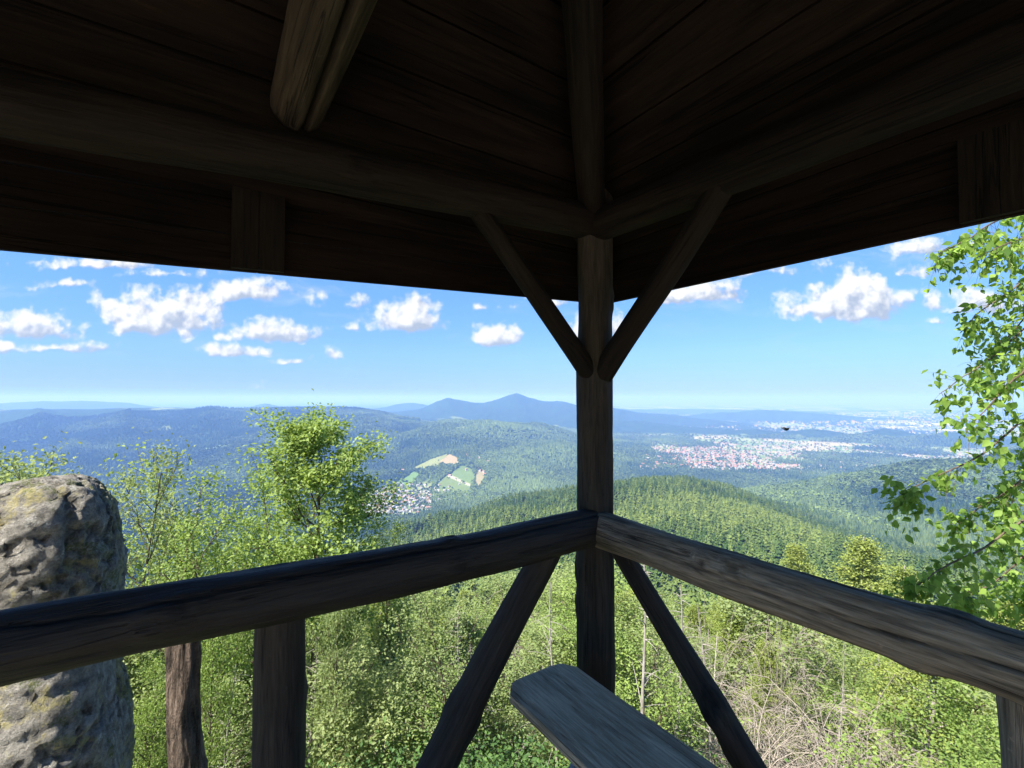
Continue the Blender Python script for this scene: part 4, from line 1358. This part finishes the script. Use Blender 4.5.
def forest():
    rg = np.random.default_rng(23)
    # visible sectors of the hills
    azs = np.radians(np.linspace(-52, 52, 520)); rs = np.exp(np.linspace(math.log(100), math.log(7000), 420))
    A, Q = np.meshgrid(azs, rs); X, Y = Q * np.sin(A), Q * np.cos(A)
    sl = (ground(X, Y) - EYE) / Q
    mx = np.maximum.accumulate(sl, 0)
    vis = (sl + 26.0 / Q) > np.vstack([np.full((1, len(azs)), -9), mx[:-1]])
    def sample(n, r0, r1, pw=2.0):
        r_ = (rg.uniform(r0 ** pw, r1 ** pw, n)) ** (1 / pw); a = rg.uniform(azs[0], azs[-1], n)
        ii = np.clip(np.searchsorted(rs, r_), 0, len(rs) - 1); jj = np.clip(((a - azs[0]) / (azs[1] - azs[0])).astype(int), 0, len(azs) - 1)
        k = vis[ii, jj]
        X, Y = (r_ * np.sin(a))[k], (r_ * np.cos(a))[k]
        Z = ground(X, Y)
        f = forest_mask(X, Y, Z) > rg.uniform(.2, .8, len(X))
        return X[f], Y[f], Z[f]
    # --- the nearest conifers one by one
    X, Y, Z = sample(22000, 110, 640)
    px = 512 + F * X / Y
    ok = (px > 395) & (px < 1050)
    X, Y, Z = X[ok], Y[ok], Z[ok]
    hs = rg.uniform(9, 25, len(X)) * np.clip(.55 + Y / 600, .6, 1.05)
    # open ring between thicket and wood: fewer right below
    order = np.argsort(Y + rg.uniform(-40, 40, len(X)))
    X, Y, Z, hs = X[order], Y[order], Z[order], hs[order]
    ind = 0; rest = []
    protos = {}
    spots = []
    cell = {}
    for x, y, z, h in zip(X, Y, Z, hs):
        key = (int(x // 4), int(y // 5))
        if key in cell: continue
        cell[key] = 1
        top = 398 - (z + h - EYE) / y * F
        if y < 215 and (top < (525 if x > 0.27 * y else 548) or rg.random() < .3): continue
        if ind < 300 and y < 470 and rg.random() < .62 and top > 470:
            k = int(rg.integers(0, 3))
            lm = (L_PINE, L_SPRUCE)[int(rg.random() < .45)]
            kit = K_Q[k]; key2 = (k, lm.name)
            hh = h * .8 / kit['H']
            if key2 not in protos:
                t = empty('conifer', (x, y, z), 0)
                obj('trunk', kit['trunk'], B_BROWN, t); obj('crown', kit['crown'], lm, t)
                tag(t, 'green conifer among the many on the hillside forest below the pavilion', 'tree', 'conifers of the hillside forest')
                protos[key2] = t; c = t
            else:
                c = copy_tree(protos[key2])
            w_ = hh * rg.uniform(.85, 1.25)
            c.location = (x, y, z - .3); c.scale = (w_, w_, hh); c.rotation_euler = (0, 0, rg.uniform(0, 6.28))
            ind += 1
        else:
            rest.append((x, y, z, h))
    rest = np.array(rest)
    Vs, Fs, Ts, off, FQ = [], [], [], 0, []
    def add(V, Fc, T):
        nonlocal off
        (Fs if Fc.shape[1] == 3 else FQ).append(Fc + off); Vs.append(V); Ts.append(T); off += len(V)
    # --- the rest of the near wood
    X, Y, Z = sample(60000, 600, 1250)
    gp = fbm(X / 45, Y / 45, 97, 2) < .66; X, Y, Z = X[gp], Y[gp], Z[gp]
    nearw = np.vstack([rest, np.stack([X, Y, Z, rg.uniform(11, 27, len(X))], 1)])
    which = rg.integers(0, 3, len(nearw))
    dec = (fbm(nearw[:, 0] / 110, nearw[:, 1] / 110, 61, 3) > .52) & (rg.random(len(nearw)) < .28)
    quad_parts = []
    for k in range(3):
        m = (which == k) & ~dec
        p = nearw[m]
        pos = p[:, :3] - np.array([0, 0, .5]); h = p[:, 3]
        h = h * 1.0; sc = np.stack([h * rg.uniform(.95, 1.5, len(h))] * 2 + [h], 1)
        V, Fq = replicate(SK[k][0], SK[k][1], pos, sc, rg.uniform(0, 6.28, len(h)))
        stand = (fbm(pos[:, 0] / 120, pos[:, 1] / 120, 81, 3) - .5) * 1.3
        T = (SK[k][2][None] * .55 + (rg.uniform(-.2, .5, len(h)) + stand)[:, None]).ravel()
        quad_parts.append((V, Fq, np.clip(T, 0, 1)))
    o_ = 0; QV, QF, QT = [], [], []
    for V, Fq, T in quad_parts:
        QV.append(V); QF.append(Fq + o_); QT.append(T); o_ += len(V)
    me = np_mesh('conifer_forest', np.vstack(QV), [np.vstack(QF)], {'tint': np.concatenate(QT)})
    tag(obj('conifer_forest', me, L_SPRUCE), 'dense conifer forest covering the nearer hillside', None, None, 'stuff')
    # --- broadleaf crowns among them and the whole far woodland
    ik = [crown_kit(s, 34, .34) for s in (1, 2, 3)]; bk = [crown_kit(s, 210, .13) for s in (7, 8, 9)]; ck = [cone_kit(s) for s in (4, 5, 6)]
    p = nearw[dec]
    BV_, BF_, BT_, o2 = [], [], [], 0
    for k in range(3):
        q = p[k::3]; h = q[:, 3] * .8
        w = h * rg.uniform(.75, 1.15, len(h))
        V, Fq = replicate(bk[k][0], bk[k][1], q[:, :3] - np.array([0, 0, .5]), np.stack([w, w, h], 1), rg.uniform(0, 6.28, len(h)))
        BV_.append(V); BF_.append(Fq + o2); o2 += len(V)
        BT_.append(np.clip(np.repeat(rg.uniform(0, .7, len(h)), len(bk[k][0])) + rg.uniform(0, .3, len(V)), 0, 1))
    me = np_mesh('broadleaf_forest', np.vstack(BV_), [np.vstack(BF_)], {'tint': np.concatenate(BT_)})
    tag(obj('broadleaf_forest', me, L_HILL), 'rounded broadleaf crowns mixed into the nearer hillside forest', None, None, 'stuff')
    p = p[:0]
    far = []
    for (n, r0, r1) in ((60000, 1150, 2000), (90000, 2000, 3200), (150000, 3200, 5900)):
        X, Y, Z = sample(n, r0, r1)
        far.append(np.stack([X, Y, Z, rg.uniform(13, 25, len(X)) * (1 + (r0 > 3000) * .25)], 1))
    far = np.vstack(far)
    allp = np.vstack([p, far])
    isd = np.concatenate([np.ones(len(p), bool), (fbm(far[:, 0] / 260, far[:, 1] / 260, 67, 4) + rg.normal(size=len(far)) * .08) > .5])
    fpx = 512 + F * allp[:, 0] / allp[:, 1]
    reg = np.interp(fpx, [300, 400, 470, 560, 640, 760, 900], [-.24, .12, .42, .38, .1, .15, .05])  # left ridge: cloud shade put into the leaf tint; elsewhere woodland tone
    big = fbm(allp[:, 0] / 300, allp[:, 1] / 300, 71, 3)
    for k in range(3):
        for dd, kit in ((True, ik[k]), (False, ck[k])):
            m = (rg.integers(0, 3, len(allp)) == k) & (isd == dd)
            q = allp[m]
            if not len(q): continue
            h = q[:, 3]
            w = h * (rg.uniform(.55, .95, len(h)) if dd else rg.uniform(.9, 1.4, len(h)))
            sc = np.stack([w, w, h * (.8 if dd else 1)], 1)
            V, Fq = replicate(kit[0], kit[1], q[:, :3] - np.array([0, 0, .8]), sc, rg.uniform(0, 6.28, len(h)))
            T = np.repeat(np.clip(rg.uniform(0, .5, len(h)) + (.22 if dd else -.08) + reg[m] + (big[m] - .5) * np.where(fpx[m] < 420, 1.9, 1.1), 0, 1), len(kit[0]))  # wider tint swing on the left ridge paints in sunlit patches
            add(V, Fq, T)
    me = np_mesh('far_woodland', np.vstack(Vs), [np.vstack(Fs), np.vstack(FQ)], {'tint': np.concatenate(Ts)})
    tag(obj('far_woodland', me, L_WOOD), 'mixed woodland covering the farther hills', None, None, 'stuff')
    return vis, azs, rs
VIS = forest()

# ------------------------------------------------------------------ houses
def plain_mat(name, rgb, rough=.8):
    m, t, out = new_mat(name)
    co = t.n('ShaderNodeNewGeometry').outputs['Position']
    n = t.noise(co, .35, 3, .6)
    principled(t, out, t.mix(n, tuple(c * .8 for c in rgb), tuple(min(1, c * 1.2) for c in rgb)), rough, .2)
    return m
M_WALL = plain_mat('render_wall', (0.42, 0.40, 0.37))
ROOFS = [plain_mat('roof_red', (0.30, 0.135, 0.09)), plain_mat('roof_brown', (0.26, 0.16, 0.11)), plain_mat('roof_grey', (0.26, 0.25, 0.25)), plain_mat('roof_pink', (0.36, 0.20, 0.15))]
M_FLATROOF = plain_mat('hall_roof', (0.72, 0.72, 0.72))
HV = np.array([(-.5, -.5, -.4), (.5, -.5, -.4), (.5, .5, -.4), (-.5, .5, -.4), (-.5, -.5, .6), (.5, -.5, .6), (.5, .5, .6), (-.5, .5, .6),
               (-.5, 0, 1.02), (.5, 0, 1.02), (-.57, -.6, .52), (.57, -.6, .52), (.57, 0, 1.09), (-.57, 0, 1.09), (.57, .6, .52), (-.57, .6, .52)])
HW = np.array([(0, 1, 5, 4), (2, 3, 7, 6), (1, 2, 6, 5), (3, 0, 4, 7)]); HG = np.array([(4, 7, 8), (6, 5, 9)])
HR = np.array([(10, 11, 12, 13), (13, 12, 14, 15)])
FV = np.array([(-.5, -.5, -.4), (.5, -.5, -.4), (.5, .5, -.4), (-.5, .5, -.4), (-.5, -.5, .8), (.5, -.5, .8), (.5, .5, .8), (-.5, .5, .8),
               (-.52, -.53, .8), (.52, -.53, .8), (.52, .53, .8), (-.52, .53, .8), (-.5, -.5, .95), (.5, -.5, .95), (.5, .5, .95), (-.5, .5, .95)])
FW = np.array([(0, 1, 5, 4), (2, 3, 7, 6), (1, 2, 6, 5), (3, 0, 4, 7)])
FR = np.array([(8, 9, 13, 12), (9, 10, 14, 13), (10, 11, 15, 14), (11, 8, 12, 15), (12, 13, 14, 15)])

def houses():
    rg = np.random.default_rng(31)
    hm = []
    for k in range(4):
        me = np_mesh('house', HV, [HW, HG, HR], mat_idx=[0] * 6 + [1] * 2)
        me.materials.append(M_WALL); me.materials.append(ROOFS[k]); hm.append(me)
    fm = np_mesh('hall', FV, [FW, FR], mat_idx=[0] * 4 + [1] * 5); fm.materials.append(M_WALL); fm.materials.append(M_FLATROOF)
    def put(me, name, x, y, s, label, cat, group):
        z = ground1(x, y)
        o = bpy.data.objects.new(name, me); o.location = (x, y, z + s[2] * .35); o.scale = s; o.rotation_euler = (0, 0, rg.uniform(0, 3.14))
        link(o); tag(o, label, cat, group)
    cells = set()
    def free(x, y, c=17):
        k = (int(x // c), int(y // c))
        if k in cells: return False
        cells.add(k); return True
    n = 0
    # valley village
    while n < 150:
        if rg.random() < .72: px, Y = rg.normal(398, 26), rg.normal(2080, 170)
        else: px, Y = rg.uniform(190, 372), rg.uniform(1500, 2150)
        x = (px - 512) / F * Y
        if not free(x, Y): continue
        put(hm[int(rg.choice([1, 2, 2, 1, 2]))], 'house', x, Y, (rg.uniform(10, 17), rg.uniform(8, 12), rg.uniform(6, 10)),
            'small pale house in the valley village below the vineyard hill', 'house', 'houses of the valley village')
        n += 1
    n = 0
    for Yc in (1,):
        while n < 16:
            px, Y = rg.uniform(462, 492), rg.uniform(2500, 2950); x = (px - 512) / F * Y
            if not free(x, Y): continue
            put(hm[int(rg.choice([0, 3]))], 'house', x, Y, (rg.uniform(10, 18), 10, 8), 'farmhouse with reddish roof beside the vineyard on the hill', 'house', 'farmhouses beside the vineyard'); n += 1
    n = 0
    while n < 110:
        px, Y = rg.normal(690, 40), rg.uniform(2950, 3500); x = (px - 512) / F * Y
        if px < 640 or px > 930 or not free(x, Y): continue
        k = 0 if rg.random() < .3 else int(rg.integers(4))
        put(hm[k], 'house', x, Y, (rg.uniform(11, 22), rg.uniform(9, 14), rg.uniform(8, 14)), 'house on the near side of the distant town beyond the forest ridge', 'house', 'houses on the near side of the distant town'); n += 1
    n = 0
    while n < 24:
        if rg.random() < .65: px, Y = rg.uniform(885, 990), rg.uniform(6400, 8600)
        else: px, Y = rg.uniform(780, 960), rg.uniform(9000, 16000)
        x = (px - 512) / F * Y
        if not free(x, Y, 60): continue
        put(fm, 'hall', x, Y, (rg.uniform(90, 260), rg.uniform(40, 90), rg.uniform(10, 18)), 'long white flat roofed hall on the plain at upper right', 'hall', 'white halls on the plain'); n += 1
    # the rest of the town
    P = []
    def spread(cnt, pxr, yr, red, small=1.0):
        k = 0; tr_ = 0
        while k < cnt and tr_ < cnt * 12:
            tr_ += 1
            px, py = rg.uniform(*pxr), rg.uniform(*yr)
            Y = 452 * F / (py - 398); x = (px - 512) / F * Y
            if fbm(np.array([x / 330]), np.array([Y / 420]), 91, 3)[0] < .33: continue
            if not free(x, Y, 15): continue
            P.append((x, Y, 0 if rg.random() < red else int(rg.integers(1, 4)), small)); k += 1
    spread(420, (640, 735), (448, 466), .7, .9)
    spread(200, (665, 755), (443, 458), .6, 1.0)
    spread(1300, (612, 800), (430, 472), .12, .8)
    spread(1900, (700, 985), (434, 474), .05, .85)
    spread(420, (640, 985), (421, 434), .15, 1.6)
    spread(420, (740, 985), (412, 424), .3, 2.4)
    k = 0
    while k < 1000:
        if rg.random() < .6: px, Y = rg.normal(398, 28), rg.normal(2080, 190)
        else: px, Y = rg.uniform(190, 372), rg.uniform(1500, 2200)
        x = (px - 512) / F * Y
        k += 1
        if free(x, Y, 13): P.append((x, Y, int(rg.choice([1, 2, 2])), .8))
    P = np.array(P)
    Z = ground(P[:, 0], P[:, 1])
    ok = Z < -436
    P, Z = P[ok], Z[ok]
    Vs, Fw, Fg, Fr, mw, mr = [], [], [], [], [], []
    n = len(P); s = P[:, 3]
    sc = np.stack([rg.uniform(8, 19, n) * s, rg.uniform(7, 12, n) * s, rg.uniform(6, 10, n) * s], 1)
    pos = np.stack([P[:, 0], P[:, 1], Z + sc[:, 2] * .35], 1); rot = rg.uniform(0, 3.14, n)
    V, fw = replicate(HV, HW, pos, sc, rot); fg = replicate(HV, HG, pos, sc, rot)[1]; fr = replicate(HV, HR, pos, sc, rot)[1]
    mi = np.concatenate([np.zeros(len(fw)), np.zeros(len(fg)), np.repeat(P[:, 2] + 1, 2)])
    me = np_mesh('distant_houses', V, [fw, fg, fr], mat_idx=mi)
    for m in [M_WALL] + ROOFS: me.materials.append(m)
    tag(obj('distant_houses', me), 'distant houses with red and pale roofs spread over the valley', None, None, 'stuff')
    # trees between the houses
    k = 12000
    py = rg.uniform(414, 475, k); px = rg.uniform(606, 1000, k); Y = 452 * F / (py - 398); X = (px - 512) / F * Y
    g = ground(X, Y); m = (g < -430) & ((px < 740) | (rg.random(k) < .45))
    X, Y, g = X[m], Y[m], g[m]
    vx = rg.normal(398, 34, 600); vY = rg.normal(2080, 220, 600); vX = (vx - 512) / F * vY
    X = np.concatenate([X, vX]); Y = np.concatenate([Y, vY]); g = np.concatenate([g, ground(vX, vY)])
    V0, F0 = crown_kit(9, 30, .36)
    h = rg.uniform(9, 20, len(X)) * np.clip(Y / 4000, 1, 3)
    V, Fq = replicate(V0, F0, np.stack([X, Y, g], 1), np.stack([h * 1.1, h * 1.1, h * .9], 1), rg.uniform(0, 6, len(X)))
    me = np_mesh('town_trees', V, [Fq], {'tint': np.repeat(rg.uniform(0, .8, len(X)), len(V0))})
    tag(obj('town_trees', me, L_WOOD), 'dark trees between the houses of the distant town', None, None, 'stuff')
houses()

# ------------------------------------------------------------------ bird
def build_bird():
    p = at(786, 429.5, 24.0)
    bm = bmesh.new()
    bmesh.ops.create_uvsphere(bm, u_segments=16, v_segments=10, radius=1)
    for v in bm.verts:
        x = v.co.x
        k = 1 - .35 * max(0, x) ** 2 - .55 * max(0, -x) ** 1.2
        v.co = Vector((x * .17, v.co.y * .055 * k, v.co.z * .06 * k))
    me = bpy.data.meshes.new('body'); bm.to_mesh(me); bm.free()
    for q in me.polygons: q.use_smooth = True
    m = plain_mat('dark_feathers', (0.012, 0.012, 0.014))
    root = empty('bird', p, R(8))
    tag(root, 'small dark bird flying in front of the distant town', 'bird')
    obj('body', me, m, root)
    for s in (-1, 1):
        V = np.array([(.09, s * .03, .02), (-.08, s * .03, .02), (-.16, s * .17, .10), (-.06, s * .30, .05), (.05, s * .20, .10), (.03, s * .09, .08)])
        V2 = np.vstack([V, V + np.array([0, 0, .012])])
        n = 6
        top = [tuple(range(6, 12))]; bot = [tuple(range(5, -1, -1))]
        side = [(i, (i + 1) % n, n + (i + 1) % n, n + i) for i in range(n)]
        obj('wing', np_mesh('wing', V2, [np.array(top), np.array(bot), np.array(side)]), m, root)
    V = np.array([(-.13, .02, 0), (-.13, -.02, 0), (-.26, -.05, .005), (-.26, .05, .005)]); V2 = np.vstack([V, V + np.array([0, 0, .01])])
    obj('tail', np_mesh('tail', V2, [np.array([(0, 1, 2, 3), (7, 6, 5, 4), (0, 4, 5, 1), (1, 5, 6, 2), (2, 6, 7, 3), (3, 7, 4, 0)])]), m, root)
build_bird()
